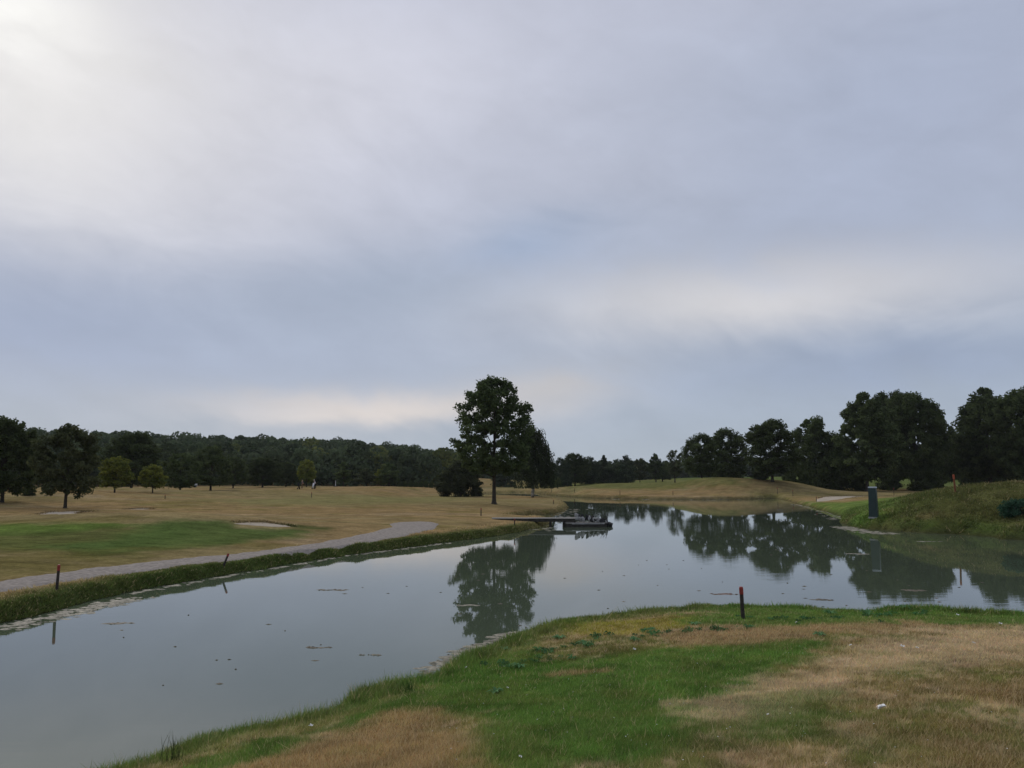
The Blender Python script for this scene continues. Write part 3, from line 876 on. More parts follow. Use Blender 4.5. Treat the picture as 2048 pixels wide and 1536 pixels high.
# ---- the wood on the hill and the far wood line, each one mass
def domes(x, y, z0, h, w, rg, t, per, leaf):
    """a far broadleaf crown: a few overlapping leafy domes, leaves on their outsides"""
    L_ = 6
    cs = np.c_[rg.normal(size=L_) * w * .2, rg.normal(size=L_) * w * .2, h * np.linspace(.10, .80, L_)]
    rr = w * rg.uniform(.26, .40, L_) * np.linspace(1.1, .75, L_)
    cs[0] = (0, 0, h * .06); cs[1, 2] = h * .30; rr[0] = w * .45
    cs[-1, :2] *= .5
    n = L_ * per
    g = rg.normal(size=(n, 3)); g /= np.linalg.norm(g, axis=1)[:, None]; g[:, 2] = np.abs(g[:, 2]) * .9 - .25 * (rg.random(n) < .4)
    g[:, 1] -= .25; g /= np.linalg.norm(g, axis=1)[:, None]
    p = np.repeat(cs, per, 0) + g * (np.repeat(rr, per) * rg.uniform(.80, 1.04, n))[:, None] * (1, 1, .85)
    nr = g + rg.normal(size=(n, 3)) * .45; nr /= np.linalg.norm(nr, axis=1)[:, None]
    u = np.cross(nr, rg.normal(size=(n, 3))); u /= np.linalg.norm(u, axis=1)[:, None] + 1e-9
    w_ = np.cross(nr, u); s = (leaf * rg.uniform(.6, 1.3, n))[:, None]
    p = p + (x, y, z0)
    v = np.stack([p - u * s * .6, p + w_ * s * .45, p + u * s * .6, p - w_ * s * .45], 1).reshape(-1, 3)
    ct = np.repeat(rg.random(L_), per) * .6 + rg.random(n) * .4
    return v, np.arange(4 * n).reshape(n, 4), np.repeat(t[0] + (t[1] - t[0]) * ct[:, None], 4, 0)

def wood(name, spots, seed, tints, per=130, leaf=.95):
    rg = np.random.default_rng(seed)
    V, Q, C_, n = [], [], [], 0
    for (x, y, h, w) in spots:
        z0 = float(height(np.array([x]), np.array([y]))[0])
        k = .7 + .6 * rg.random()
        t = (np.array(tints[0]) * k, np.array(tints[1]) * k)
        if rg.random() < .07: t = (t[0] * (1.6, 1.4, 1), t[1] * (2.0, 1.7, 1))
        v, q, col = domes(x, y, z0, h, w, rg, t, per, leaf)
        V.append(v); Q.append(q + n); C_.append(col); n += len(v)
    return tag(link(name, mesh_np(name, np.concatenate(V), np.concatenate(Q), MAT['leaf'], np.concatenate(C_))), kind='stuff')

def spots_for(px0, px1, d0, d1, step, h, rg, keep=1.0):
    out = []
    D = d0
    while D < d1:
        a = math.atan((px0 - 1024) / F)
        while a < math.atan((px1 - 1024) / F):
            if rg.random() < keep:
                dd = D + rg.uniform(-.5, .5) * step; aa = a + rg.uniform(-.4, .4) * step / D
                hh = h * rg.uniform(.75, 1.2)
                out.append((dd * math.sin(aa), dd * math.cos(aa), hh, h * rg.uniform(.85, 1.25)))
            a += step / D
        D += step * .9
    return out
rg_ = np.random.default_rng(3)
wood('hillside_wood', spots_for(-330, 915, 232, 410, 9.6, 11.0, rg_), 21, ((.034, .050, .026), (.074, .096, .048)))
wood('distant_wood', spots_for(880, 2500, 420, 470, 9, 9, rg_), 22, ((.034, .048, .030), (.07, .09, .05)), per=80, leaf=1.4)

# ------------------------------------------------------------------ stakes
def stake_proto(red, wood='stake_wood'):
    mb = MB(); mb.tube([(0, 0, -.25), (0, 0, .2), (0, 0, .505)], [.042, .042, .04], 9)
    mc = MB(); mc.tube([(0, 0, .507), (0, 0, .63), (0, 0, .655)], [.044, .043, .034], 9)
    return mb.mesh('stake_shaft', MAT[wood], False), mc.mesh('stake_cap', MAT[red], False)
mat('orange_wood', (.15, .055, .028), 0.8, 0.2, ((.20, .08, .04), 9, 4))
ST = {'red_paint': stake_proto('red_paint'), 'orange_paint': stake_proto('orange_paint', 'orange_wood')}
def stake(px, pyt, pyb, Y, label, paint='red_paint', lean=(0, 0), group='water hazard stakes round the pond', fat=1.0):
    p = at(px, Y)
    k = max((pyb - pyt) / F * math.hypot(p[0], p[1]) * 1.02 / .655, .3)
    r = bpy.data.objects.new('marker_stake', None); COL.objects.link(r)
    r.location = (p[0], p[1], p[2]); r.rotation_euler = (lean[0], lean[1], random.random()); r.scale = (fat, fat, k)
    r.rotation_mode = 'ZYX' if False else 'XYZ'
    link('shaft', ST[paint][0], r); link('cap', ST[paint][1], r)
    tag(r, label, 'stake', group)
def stake_hit(px, pyt, pyb, label, **k):
    q = hit(px, pyb); stake(px, pyt, pyb, float(q[1]), label, **k)
stake_hit(1486, 1180, 1238, 'dark stake with a bright red top on the near bank', lean=(0, -.07), fat=1.0)
stake_hit(113, 1140, 1184, 'upright red topped stake on the left bank beside the gravel path', lean=(0, .02), fat=1.0)
stake_hit(447, 1111, 1134, 'leaning dark stake on the left bank between path and water', lean=(0, .36), fat=1.0)
for a in [
    (962, 1017, 1032, 'stake on dry grass left of the jetty landing'),
    (1029, 1038, 1053, 'reddish stake on the green bank in front of the jetty'),
    (1107, 1000, 1008, 'small stake near the tip of the dry point'),
    (1103, 973, 984, 'stake on the far bank right of the birch trunk'),
    (1149, 977, 985, 'second far bank stake counted right from the birch'),
    (1240, 982, 990, 'third far bank stake counted right from the birch'),
    (1346, 982, 990, 'fourth far bank stake counted right from the birch'),
    (1555, 977, 989, 'stake on the far bank under the wide tree with the leaning trunk'),
    (1586, 981, 993, 'stake at the right corner of the far bank where it turns to the bunker'),
    (1633, 994, 1003, 'short dark stake at the left end of the right sand bunker'),
    (1788, 978, 990, 'red stake on the grass just right of the green utility pillar'),
    (330, 991, 998, 'small stake below the smaller yellow green tree'),
    (623, 985, 995, 'thin dark stake on the fairway in front of the golfers')]:
    stake_hit(*a, fat=1.05)
stake_hit(1911, 955, 986, 'tall orange stake on the slope of the grassy mound', paint='orange_paint', lean=(0, -.06), fat=1.6)

# ------------------------------------------------------------------ green utility pillar
def pillar():
    p = at(1748, 58.6)
    h = z_at(972, 58.6) - p[2]
    root = bpy.data.objects.new('utility_pillar', None); COL.objects.link(root)
    root.location = (p[0], p[1], p[2] - .05); root.rotation_euler = (0, 0, -.62)
    w = .55
    mb = MB(); mb.box((0, 0, (h - .1) / 2), (w * 1.12, w * .95, h - .1), taper=.84)
    link('body', mb.mesh('pillar_body', MAT['cabinet_green']), root)
    mb = MB(); mb.box((0, 0, h - .045), (w * 1.02, w * .88, .09), taper=.93)
    link('lid', mb.mesh('pillar_lid', MAT['cabinet_lid']), root)
    mb = MB(); mb.box((0, -w * .446, h * .5), (w * .78, .022, h * .74), taper=.92)
    d = link('door', mb.mesh('pillar_door', MAT['cabinet_green']), root)
    mb = MB(); mb.box((w * .28, -w * .446 - .03, h * .52), (.03, .04, .13))
    link('handle', mb.mesh('pillar_handle', MAT['dark_metal']), d)
    mb = MB(); mb.box((0, 0, .03), (w * 1.2, w * 1.03, .12))
    link('plinth', mb.mesh('pillar_plinth', MAT['pale_stone']), root)
    tag(root, 'dark green tapered utility pillar with a pale lid at the water edge', 'utility pillar')
pillar()

# ------------------------------------------------------------------ jetty, pontoon and heap of stones
def rock_mesh(seed, m):
    rg = np.random.default_rng(seed)
    import bmesh
    bm = bmesh.new(); bmesh.ops.create_icosphere(bm, subdivisions=1, radius=1.0)
    for v in bm.verts:
        v.co *= rg.uniform(.72, 1.15); v.co.z *= .75
    me = bpy.data.meshes.new('stone'); bm.to_mesh(me); bm.free(); me.materials.append(m); return me

def jetty():
    Yj = 61.5
    def X(px): return (px - 1024) / F * Yj * CP
    x0, x1 = X(984), X(1150)
    root = bpy.data.objects.new('wooden_jetty', None); COL.objects.link(root); root.location = (x0, Yj, .62)
    L_ = x1 - x0
    n = 44
    w = L_ / n
    mb = MB(); mb.box((0, 0, 0), (w * .88, 1.3, .045)); pm = mb.mesh('plank', MAT['deck_wood'])
    for i in range(n):
        link('plank', pm, root, loc=((i + .5) * w, random.uniform(-.015, .015), random.uniform(-.004, .004)), rot=(0, 0, random.uniform(-.012, .012)))
    mb = MB(); mb.box((0, 0, 0), (L_, .09, .22)); bm_ = mb.mesh('beam', MAT['beam_wood'])
    for s in (-.56, .56): link('beam', bm_, root, loc=(L_ / 2, s, -.14))
    mb = MB(); mb.tube([(0, 0, -1.3), (0, 0, -.03)], [.075, .07], 8); pp = mb.mesh('post', MAT['beam_wood'])
    for k in (.34, .52, .70, .87, .985):
        for s in (-.45, .45): link('post', pp, root, loc=(L_ * k, s, -.03))
    tag(root, 'narrow grey plank jetty running from the dry point to the stone heap', 'jetty')
    # floating pontoon
    pont = bpy.data.objects.new('floating_pontoon', None); COL.objects.link(pont)
    xa, xb = X(1127), X(1207)
    Yp = 61.2
    pont.location = ((xa + xb) / 2, Yp, 0); pont.rotation_euler = (0, 0, .12)
    Lp = xb - xa
    mb = MB(); mb.box((0, 0, .08), (Lp, 1.7, .38)); link('float', mb.mesh('float', MAT['beam_wood']), pont)
    nb = 5
    for i in range(nb):
        mb = MB(); mb.box((0, -.68 + i * .34, .293), (Lp * .99, .31, .04)); link('board', mb.mesh('board', MAT['deck_wood']), pont)
    mb = MB(); mb.box((.12, -.88, .25), (Lp * .8, .05, .07)); link('edge_rail', mb.mesh('edge_rail', MAT['pale_stone']), pont)
    tag(pont, 'low dark floating pontoon under the heap of stones', 'pontoon')
    # heap of stones
    heap = bpy.data.objects.new('stone_heap', None); COL.objects.link(heap)
    heap.location = (X(1180), Yp + .25, .31)
    rg = np.random.default_rng(9)
    ms = [rock_mesh(s, MAT['dark_stone']) for s in range(4)]; mp = [rock_mesh(s + 9, MAT['pale_stone']) for s in range(2)]
    Lh = X(1214) - X(1152)
    for i in range(46):
        u = rg.random(); s = rg.uniform(.10, .21)
        top = .62 * (1 - u) ** .7 * (.5 + .5 * rg.random()) + .06
        pale = (i % 6 == 0) or (u < .35 and i % 5 == 1)
        o = link('stone', (mp[i % 2] if pale else ms[i % 4]), heap, loc=((u - .5) * Lh, rg.uniform(-.55, .5) + (-.1 if pale else 0), top * (0.55 + .45 * rg.random())),
                 rot=tuple(rg.uniform(0, 3, 3)), scale=(s * 1.3, s, s))
    tag(heap, 'heap of dark stones with a few pale ones on the pontoon', 'stone heap')
    # lone stone in the water at the tip, driftwood
    tip = link('tip_stone', rock_mesh(77, MAT['dark_stone']), loc=(X(1216), Yp + .1, .12), scale=(.34, .3, .33))
    tag(tip, 'single dark stone standing in the water right of the pontoon', 'stone')
    mb = MB()
    for k in range(6):
        a = rg.uniform(-.8, .8); b = np.array([X(1205) + rg.uniform(-.3, .4), Yp + rg.uniform(-.2, .2), .28])
        mb.tube([b, b + np.array([math.sin(a) * .35 + .1, .05, .32]), b + np.array([math.sin(a) * .7 + .15, .1, .5 + .25 * rg.random()])], [.03, .022, .008], 5)
    tag(link('dead_branch', mb.mesh('dead_branch', MAT['beam_wood'])), 'bare dead branch sticking up at the right end of the stone heap', 'branch')
jetty()

# ------------------------------------------------------------------ floating scum and weed
def scum(name, pts, m_count, spread, seed, size, tints, stretch=2.2):
    """thin ragged floating flakes scattered along a line of pixel points on the water"""
    rg = np.random.default_rng(seed)
    P_ = np.array([on_plane(a, b) for a, b in pts])
    V, Fq, C_, n = [], [], [], 0
    seg = np.linalg.norm(np.diff(P_, axis=0), axis=1); cum = np.r_[0, np.cumsum(seg)]
    for i in range(m_count):
        t = rg.random() * cum[-1]
        c = np.array([np.interp(t, cum, P_[:, 0]), np.interp(t, cum, P_[:, 1])])
        c = c + rg.normal(size=2) * spread
        s = size * rg.uniform(.35, 1.4)
        k = 9
        an = np.arange(k) * 6.283 / k
        rr = s * (.45 + .75 * rg.random(k))
        x = c[0] + rr * np.cos(an) * stretch; y = c[1] + rr * np.sin(an)
        zt = .006 + .01 * rg.random()
        V.append(np.r_[np.c_[x, y, np.full(k, .001)], [[c[0], c[1], zt + .008]]])
        Fq.append(np.array([(j, (j + 1) % k, k) for j in range(k)]) + n); n += k + 1
        C_.append(np.repeat((np.array(tints[0]) + (np.array(tints[1]) - np.array(tints[0])) * rg.random())[None], k + 1, 0))
    return link(name, mesh_np(name, np.concatenate(V), np.concatenate(Fq), MAT['scum'], np.concatenate(C_), smooth=True))
PS = ((.13, .12, .085), (.32, .29, .22)); BS = ((.07, .06, .04), (.17, .14, .10))
tag(scum('algae_scum', [(0, 1256), (60, 1244), (120, 1231), (200, 1212), (260, 1198)], 330, .26, 1, .060, PS), kind='stuff')
tag(scum('algae_scum', [(250, 1190), (340, 1173), (450, 1153), (560, 1135), (700, 1111), (900, 1086)], 150, .10, 2, .075, PS), kind='stuff')
tag(scum('algae_scum', [(1060, 1064), (1090, 1056), (1110, 1048), (1130, 1030), (1145, 1018)], 80, .7, 3, .12, PS), kind='stuff')
tag(scum('algae_scum', [(1688, 1053), (1710, 1060), (1750, 1066), (1790, 1068)], 170, .45, 4, .12, PS), kind='stuff')
tag(scum('algae_scum', [(1590, 1009), (1630, 1018), (1660, 1028), (1672, 1040)], 90, .6, 5, .13, PS), kind='stuff')
tag(scum('algae_scum', [(410, 1495), (470, 1478), (520, 1466), (580, 1448)], 360, .13, 6, .05, PS), kind='stuff')
tag(scum('algae_scum', [(850, 1345), (890, 1322), (940, 1298), (1000, 1278), (1040, 1264)], 140, .13, 7, .07, PS), kind='stuff')
tag(scum('algae_scum', [(1120, 988), (1250, 999.5), (1400, 1000.2), (1540, 998.5)], 60, .5, 8, .25, PS), kind='stuff')
# specks of weed over the open water
tag(scum('floating_weed', [(150, 1330), (700, 1230), (1100, 1150), (1500, 1110), (1900, 1180), (1500, 1190), (900, 1250), (400, 1350)], 85, 2.6, 12, .032, BS), kind='stuff')
for (px, py, s, lab, col) in [
    (240, 1247, .26, 'flat brown weed patch on the open water by the left bank', BS),
    (660, 1180, .24, 'brown weed patch floating left of the lone tree reflection', BS),
    (938, 1211, .22, 'pale weed streak across the left side of the lone tree reflection', PS),
    (1446, 1188, .28, 'reddish weed streak floating left of the red topped near stake', ((.12, .07, .05), (.2, .12, .09))),
    (1638, 1200, .22, 'dark weed patch floating right of the red topped near stake', BS),
    (1722, 1108, .34, 'pale weed streak left of the utility pillar reflection', PS),
    (1825, 1181, .26, 'faint brown weed streak below the right bank reflection', BS),
    (742, 1310, .10, 'small pale clump of weed floating in the middle of the near water', PS),
    (640, 1295, .14, 'tan weed smear on the near water left of the small pale clump', BS),
    (1858, 1083, .3, 'pale weed patch under the right mound bank', PS)]:
    o = scum('weed_patch', [(px - 22, py), (px + 22, py)], 13, s * .30, int(px), s * .26, col)
    tag(o, lab, 'weed patch', 'weed patches on the open pond')

# ------------------------------------------------------------------ grass
def blades(name, n, sampler, hfun, wid, seed, lean=.5, colmul=1.0, coljit=.6, strawk=1.0):
    rg = np.random.default_rng(seed)
    x, y = sampler(rg, n)
    z, d, nw = height(x, y, True)
    h, keep = hfun(x, y, d, nw, rg)
    k = keep & (d > .02) & ~inside(x, y, PATH_RING)
    x, y, z, d, nw, h = x[k], y[k], z[k], d[k], nw[k], h[k]
    n = len(x)
    c = albedo(x, y, np.maximum(d, .6), nw) * colmul
    c = c * (1 - coljit / 2 + coljit * rg.random((n, 1))) * (1 + (rg.random((n, 3)) - .5) * .22)
    dry = np.clip((c[:, 0] - c[:, 1] * .95) / (c[:, 0] * .3), 0, 1)
    straw = rg.random(n) < (.04 + .22 * dry) * strawk
    c[straw] = c[straw] * .4 + np.array([.62, .48, .27]) * .6
    h = h * np.where(straw, 1.25, 1.0)
    r = np.hypot(x, y)
    w = wid * np.clip(r / 6.0, .8, 9) * (.6 + .8 * rg.random(n))
    a = rg.random(n) * 6.283
    side = np.c_[np.cos(a), np.sin(a), 0 * a] * (w / 2)[:, None]
    ln = rg.normal(size=(n, 2)) * lean * h[:, None] + np.array([.12, -.05]) * h[:, None]
    b = np.c_[x, y, z - .006]
    tip = b + np.c_[ln, h]
    v = np.stack([b - side, b + side, tip], 1).reshape(-1, 3)
    o = link(name, mesh_np(name, v, np.arange(3 * n).reshape(n, 3), MAT['blade'], np.repeat(c, 3, 0)))
    return tag(o, kind='stuff')

def near_sampler(rg, n):
    a = rg.uniform(-R(40), R(40), n); u = rg.random(n)
    r = 4.0 * (26.0 / 4.0) ** u
    return r * np.sin(a), r * np.cos(a)
def near_h(x, y, d, nw, rg):
    h = .028 + .022 * rg.random(len(x)) + .03 * np.clip(fbm(x * 1.5, y * 1.5, 61, 3) - .45, 0, 1)
    h = h * np.where(rg.random(len(x)) < .05, 1.9, 1.0)
    lip = np.exp(-((d - .55) / .5) ** 2)
    h = h + lip * (.04 + .17 * rg.random(len(x)) * fbm(x * 1.1, y * 1.1, 63, 2))
    return h, (nw > .5)
blades('lawn_grass', 620000, near_sampler, near_h, .006, 31, colmul=1.75)

def lip_sampler(rg, n):
    seg = np.linalg.norm(np.diff(NEAR_C, axis=0), axis=1); cum = np.r_[0, np.cumsum(seg)]
    lo, hi = cum[3], cum[-4] + 1
    t = rg.uniform(lo, hi, n)
    return np.interp(t, cum, NEAR_C[:, 0]) + rg.normal(size=n) * .35, np.interp(t, cum, NEAR_C[:, 1]) + rg.normal(size=n) * .35 - .35
def lip_h(x, y, d, nw, rg):
    k = fbm(x * 1.4, y * 1.4, 71, 3)
    return .06 + .22 * rg.random(len(x)) * np.clip(k * 2 - .55, .1, 1.2), (nw > .5) & (d < 1.1)
blades('bank_grass', 70000, lip_sampler, lip_h, .007, 32, lean=.35, colmul=1.6)

def far_sampler(i0, i1, off, sig):
    ch = FAR_C[i0:i1]
    def f(rg, n):
        seg = np.linalg.norm(np.diff(ch, axis=0), axis=1); cum = np.r_[0, np.cumsum(seg)]
        D = np.hypot(np.interp(np.linspace(0, cum[-1], 400), cum, ch[:, 0]), np.interp(np.linspace(0, cum[-1], 400), cum, ch[:, 1]))
        wgt = 1 / D; wgt /= wgt.sum()
        t = (rg.choice(400, n, p=wgt) + rg.random(n)) / 400 * cum[-1]
        return np.interp(t, cum, ch[:, 0]) + rg.normal(size=n) * sig, np.interp(t, cum, ch[:, 1]) + np.abs(rg.normal(size=n)) * off
    return f
def bank_h(hmax, dmax):
    def f(x, y, d, nw, rg):
        k = fbm(x * .9, y * .9, 81, 3)
        return .05 + hmax * rg.random(len(x)) * np.clip(k * 2.4 - .6, .15, 1.3), (nw < .5) & (d < dmax)
    return f
blades('bank_grass', 130000, far_sampler(2, 20, 1.4, .6), bank_h(.085, 2.3), .0085, 33, lean=.6, colmul=1.75)
blades('bank_grass', 40000, far_sampler(20, 49, 2.0, .8), bank_h(.09, 1.0), .0085, 34, lean=.5, colmul=1.5)

def mound_sampler(rg, n):
    a = np.arctan((rg.uniform(1600, 2350, n) - 1024) / F); r = rg.uniform(48, 84, n)
    r = r / np.cos(a) * .94
    return r * np.sin(a), r * np.cos(a)
def mound_h(x, y, d, nw, rg):
    k = fbm(x * .8, y * .8, 91, 3)
    return .04 + .34 * rg.random(len(x)) * np.clip(k * 2.6 - 1.0, .05, 1.2), (nw < .5) & (d < 22)
blades('mound_grass', 130000, mound_sampler, mound_h, .0075, 35, lean=.6, colmul=1.25, strawk=.35)

# rough grass lips along the far edges of the bunkers
def bunker_sampler(rg, n):
    X, Y = [], []
    for key in BUNK_PX:
        ring = np.array([hit(a, b) for a, b in BUNK_PX[key]]); c = ring.mean(0)
        seg = np.linalg.norm(np.diff(np.r_[ring, ring[:1]], axis=0), axis=1); cum = np.r_[0, np.cumsum(seg)]
        t = rg.uniform(0, cum[-1], n // 4); rr = np.r_[ring, ring[:1]]
        p = np.c_[np.interp(t, cum, rr[:, 0]), np.interp(t, cum, rr[:, 1])]
        far_side = p @ (c / np.linalg.norm(c)) > np.linalg.norm(c) - .1
        p = p + (c / np.linalg.norm(c)) * .25 + rg.normal(size=p.shape) * .22
        X.append(p[far_side, 0]); Y.append(p[far_side, 1])
    return np.concatenate(X), np.concatenate(Y)
def bunker_h(x, y, d, nw, rg):
    return .03 + .09 * rg.random(len(x)), (nw < .5)
blades('bunker_grass', 9000, bunker_sampler, bunker_h, .0085, 36, lean=.5, colmul=.8, strawk=.5)

# ------------------------------------------------------------------ plants, feathers
def rosette(seed, nl, ln, tints):
    rg = np.random.default_rng(seed); V, Q, C_, n = [], [], [], 0
    for i in range(nl):
        a = i * 2.4 + rg.random() * .5; l = ln * rg.uniform(.6, 1.1); w = l * .17; up = rg.uniform(.25, 1.0)
        o = np.array([math.cos(a), math.sin(a), 0]); s = np.array([-math.sin(a), math.cos(a), 0])
        mid = o * l * .5 + np.array([0, 0, l * .45 * up]); tip = o * l + np.array([0, 0, l * .35 * up - .01])
        V += [o * .01, mid - s * w + (0, 0, .01), mid, mid + s * w + (0, 0, .01), tip]
        Q += [(n, n + 1, n + 2), (n, n + 2, n + 3), (n + 1, n + 4, n + 2), (n + 2, n + 4, n + 3)]; n += 5
        C_ += [np.array(tints[0]) + (np.array(tints[1]) - np.array(tints[0])) * rg.random()] * 5
    return mesh_np('rosette', np.array(V), np.array(Q), MAT['blade'], np.array(C_))
RT = ((.085, .20, .075), (.15, .30, .12))
RM = [rosette(s, 13, .16, RT) for s in range(4)]
for i, (px, py, k, lab) in enumerate([
    (1040, 1336, 1.0, 'broad leaved weed rosette alone on the green lawn near the water'),
    (1118, 1278, 1.1, 'leafy weed at the left end of the yellow grass patch'),
    (1170, 1290, 1.1, 'dark leafy weed below the yellow grass patch'),
    (1300, 1262, 1.0, 'leafy weed at the right end of the yellow grass patch'),
    (1270, 1282, .9, 'leafy weed in front of the yellow patch, left of the bare strip'),
    (1390, 1250, 1.0, 'leafy weed left of the red topped near stake'),
    (1640, 1272, 1.0, 'single leafy weed on the bare strip right of the near stake'),
    (1810, 1220, 1.3, 'tall leafy weed standing on the bank edge at the right'),
    (1735, 1232, 1.2, 'leafy weed on the bank edge left of the tallest one'),
    (1660, 1229, 1.1, 'leafy weed on the bank edge between stake and tallest weed'),
    (1500, 1256, .8, 'small leafy weed right beside the foot of the near stake'),
    (1010, 1300, .9, 'leafy weed close to the water left of the yellow patch'),
    (990, 1386, .8, 'small leafy weed on the lawn below the lone rosette')]):
    q = hit(px, py); z = float(height(q[:1], q[1:])[0])
    tag(link('weed_rosette', RM[i % 4], loc=(q[0], q[1], z), rot=(0, 0, i * 1.3), scale=(k, k, k * (1.5 if py < 1240 else 1))), lab, 'weed', 'leafy weeds on the near bank')

def ground_weeds():
    rg = np.random.default_rng(44); V, Q, C_, n = [], [], [], 0
    base = [rosette(100 + s, 9, .10, ((.06, .15, .05), (.12, .24, .085))) for s in range(3)]
    lines = [((1060, 1300), (1180, 1282)), ((1180, 1270), (1340, 1258)), ((1340, 1262), (1480, 1248)), ((1480, 1232), (1700, 1236)), ((1740, 1228), (1850, 1222)), ((960, 1330), (1120, 1310))]
    for i in range(110):
        a, b = lines[i % 6]; t = rg.random()
        q = hit(a[0] + (b[0] - a[0]) * t + rg.normal() * 14, a[1] + (b[1] - a[1]) * t + abs(rg.normal()) * 5 + 2)
        z = float(height(q[:1], q[1:])[0]); me = base[i % 3]; k = rg.uniform(.6, 1.3); an = rg.random() * 6
        v = np.array([w.co[:] for w in me.vertices]) * k
        V.append(np.c_[v[:, 0] * math.cos(an) - v[:, 1] * math.sin(an) + q[0], v[:, 0] * math.sin(an) + v[:, 1] * math.cos(an) + q[1], v[:, 2] * 1.3 + z])
        Q.append(np.array([p.vertices[:] for p in me.polygons]) + n); n += len(v)
        C_.append(np.repeat((np.array((.06, .15, .05)) * rg.uniform(.6, 1.6))[None], len(v), 0))
    tag(link('ground_weeds', mesh_np('ground_weeds', np.concatenate(V), np.concatenate(Q), MAT['blade'], np.concatenate(C_))), kind='stuff')
ground_weeds()

def feather(seed, n=7):
    """a downy white feather: curved vane on a quill with fluffy barbs"""
    rg = np.random.default_rng(seed); V, Q, k = [], [], 0
    for j in range(n):
        a = rg.normal() * .7; l = .06 * rg.uniform(.6, 1.1); w = l * .26
        o = np.array([math.cos(a), math.sin(a), 0]); s = np.array([-math.sin(a), math.cos(a), 0]); b = rg.normal(size=3) * .008; b[2] = abs(b[2]) + .006
        pts = [b, b + o * l * .3 + s * w + (0, 0, .012), b + o * l * .3 - s * w + (0, 0, .012), b + o * l * .75 + s * w * .8 + (0, 0, .022), b + o * l * .75 - s * w * .8 + (0, 0, .022), b + o * l + (0, 0, .016)]
        V += pts; Q += [(k, k + 2, k + 1)]; Q += [(k + 1, k + 2, k + 4), (k + 1, k + 4, k + 3), (k + 3, k + 4, k + 5)]; k += 6
    return mesh_np('feather', np.array(V), np.array(Q), MAT['white_feather'])
FE = [feather(s) for s in range(3)]
for i, (px, py, k, lab) in enumerate([
    (1757, 1426, 1.9, 'large fluffy white feather on the dry grass at lower right'),
    (1807, 1299, 1.1, 'left one of two white feathers lying close together on the pale track'),
    (1834, 1301, 1.0, 'right one of two white feathers lying close together on the pale track'),
    (1699, 1296, 1.0, 'white feather at the left end of the pale track'),
    (2003, 1252, 1.2, 'white feather at the far right near the green bank edge'),
    (1947, 1291, 1.0, 'faint white feather on the pale track near the right edge'),
    (1591, 1249, .9, 'tiny white feather on the bare strip right of the near stake'),
    (1270, 1304, .9, 'small white feather on the lawn below the yellow grass patch'),
    (1042, 1522, .7, 'pale feather at the bottom edge on the green lawn'),
    (930, 1340, .9, 'white feather on the lawn close to the water edge'),
    (623, 1458, .8, 'white feather among the bank grass near the lower left water edge'),
    (1016, 1381, .7, 'pale feather on the lawn below the lone rosette'),
    (1534, 1436, .6, 'tiny pale feather in the mixed grass left of the large feather'),
    (1917, 1234, 1.2, 'white feather in green grass at the right bank edge')]):
    q = hit(px, py); z = float(height(q[:1], q[1:])[0])
    r = np.hypot(*q)
    tag(link('feather', FE[i % 3], loc=(q[0], q[1], z + .025), rot=(0, 0, i * 2.1), scale=(k * .72, k * .72, k * .8)), lab, 'feather', 'white feathers on the near grass')
# daisies and clover flecks in the lawn
def flecks():
    rg = np.random.default_rng(15); V, Q, n = [], [], 0
    ring = next(z[1] for z in ZONES if z[0] == "near")
    while n < 4 * 260:
        p = rg.uniform(ring.min(0), ring.max(0))
        s = rg.uniform(.003, .007); z = float(height(p[:1], p[1:])[0]) + .04
        a = rg.random() * 3
        V += [(p[0] + s * math.cos(a + t), p[1] + s * math.sin(a + t), z + .004 * rg.random()) for t in (0, 1.57, 3.14, 4.71)]
        Q.append((n, n + 1, n + 2, n + 3)); n += 4
    tag(link('white_clover', mesh_np('white_clover', np.array(V), np.array(Q), MAT['white_feather'])), kind='stuff')
flecks()

def tuft(px, py, hgt, n, label, name, spread, tints):
    rg = np.random.default_rng(int(px)); q = hit(px, py); z = float(height(q[:1], q[1:])[0])
    V, Q, C_, k = [], [], [], 0
    for i in range(n):
        a = rg.random() * 6.28; h = hgt * rg.uniform(.45, 1.05); l = rg.uniform(.05, .5) * h * spread
        b = np.array([rg.normal() * .05, rg.normal() * .05, -.01]); w = np.array([.0035, 0, 0])
        m = b + np.array([math.cos(a) * l * .35, math.sin(a) * l * .35, h * .6]); t = b + np.array([math.cos(a) * l, math.sin(a) * l, h])
        V += [b - w, b + w, m - w * .7, m + w * .7, t]; Q += [(k, k + 1, k + 3), (k, k + 3, k + 2), (k + 2, k + 3, k + 4)]; k += 5
        C_ += [np.array(tints[0]) + (np.array(tints[1]) - np.array(tints[0])) * rg.random()] * 5
    tag(link(name, mesh_np(name, np.array(V), np.array(Q), MAT['blade'], np.array(C_)), loc=(q[0], q[1], z)), label, 'grass tuft', 'tall grass tufts on the near bank')
tuft(345, 1524, .33, 26, 'thin tall grass tuft at the lower left corner of the near bank', 'grass_tuft', 1.0, ((.03, .05, .015), (.07, .08, .03)))
tuft(817, 1383, .22, 40, 'short dense grass tuft on the water edge below the tree reflection', 'grass_tuft', 1.2, ((.035, .07, .015), (.06, .11, .03)))

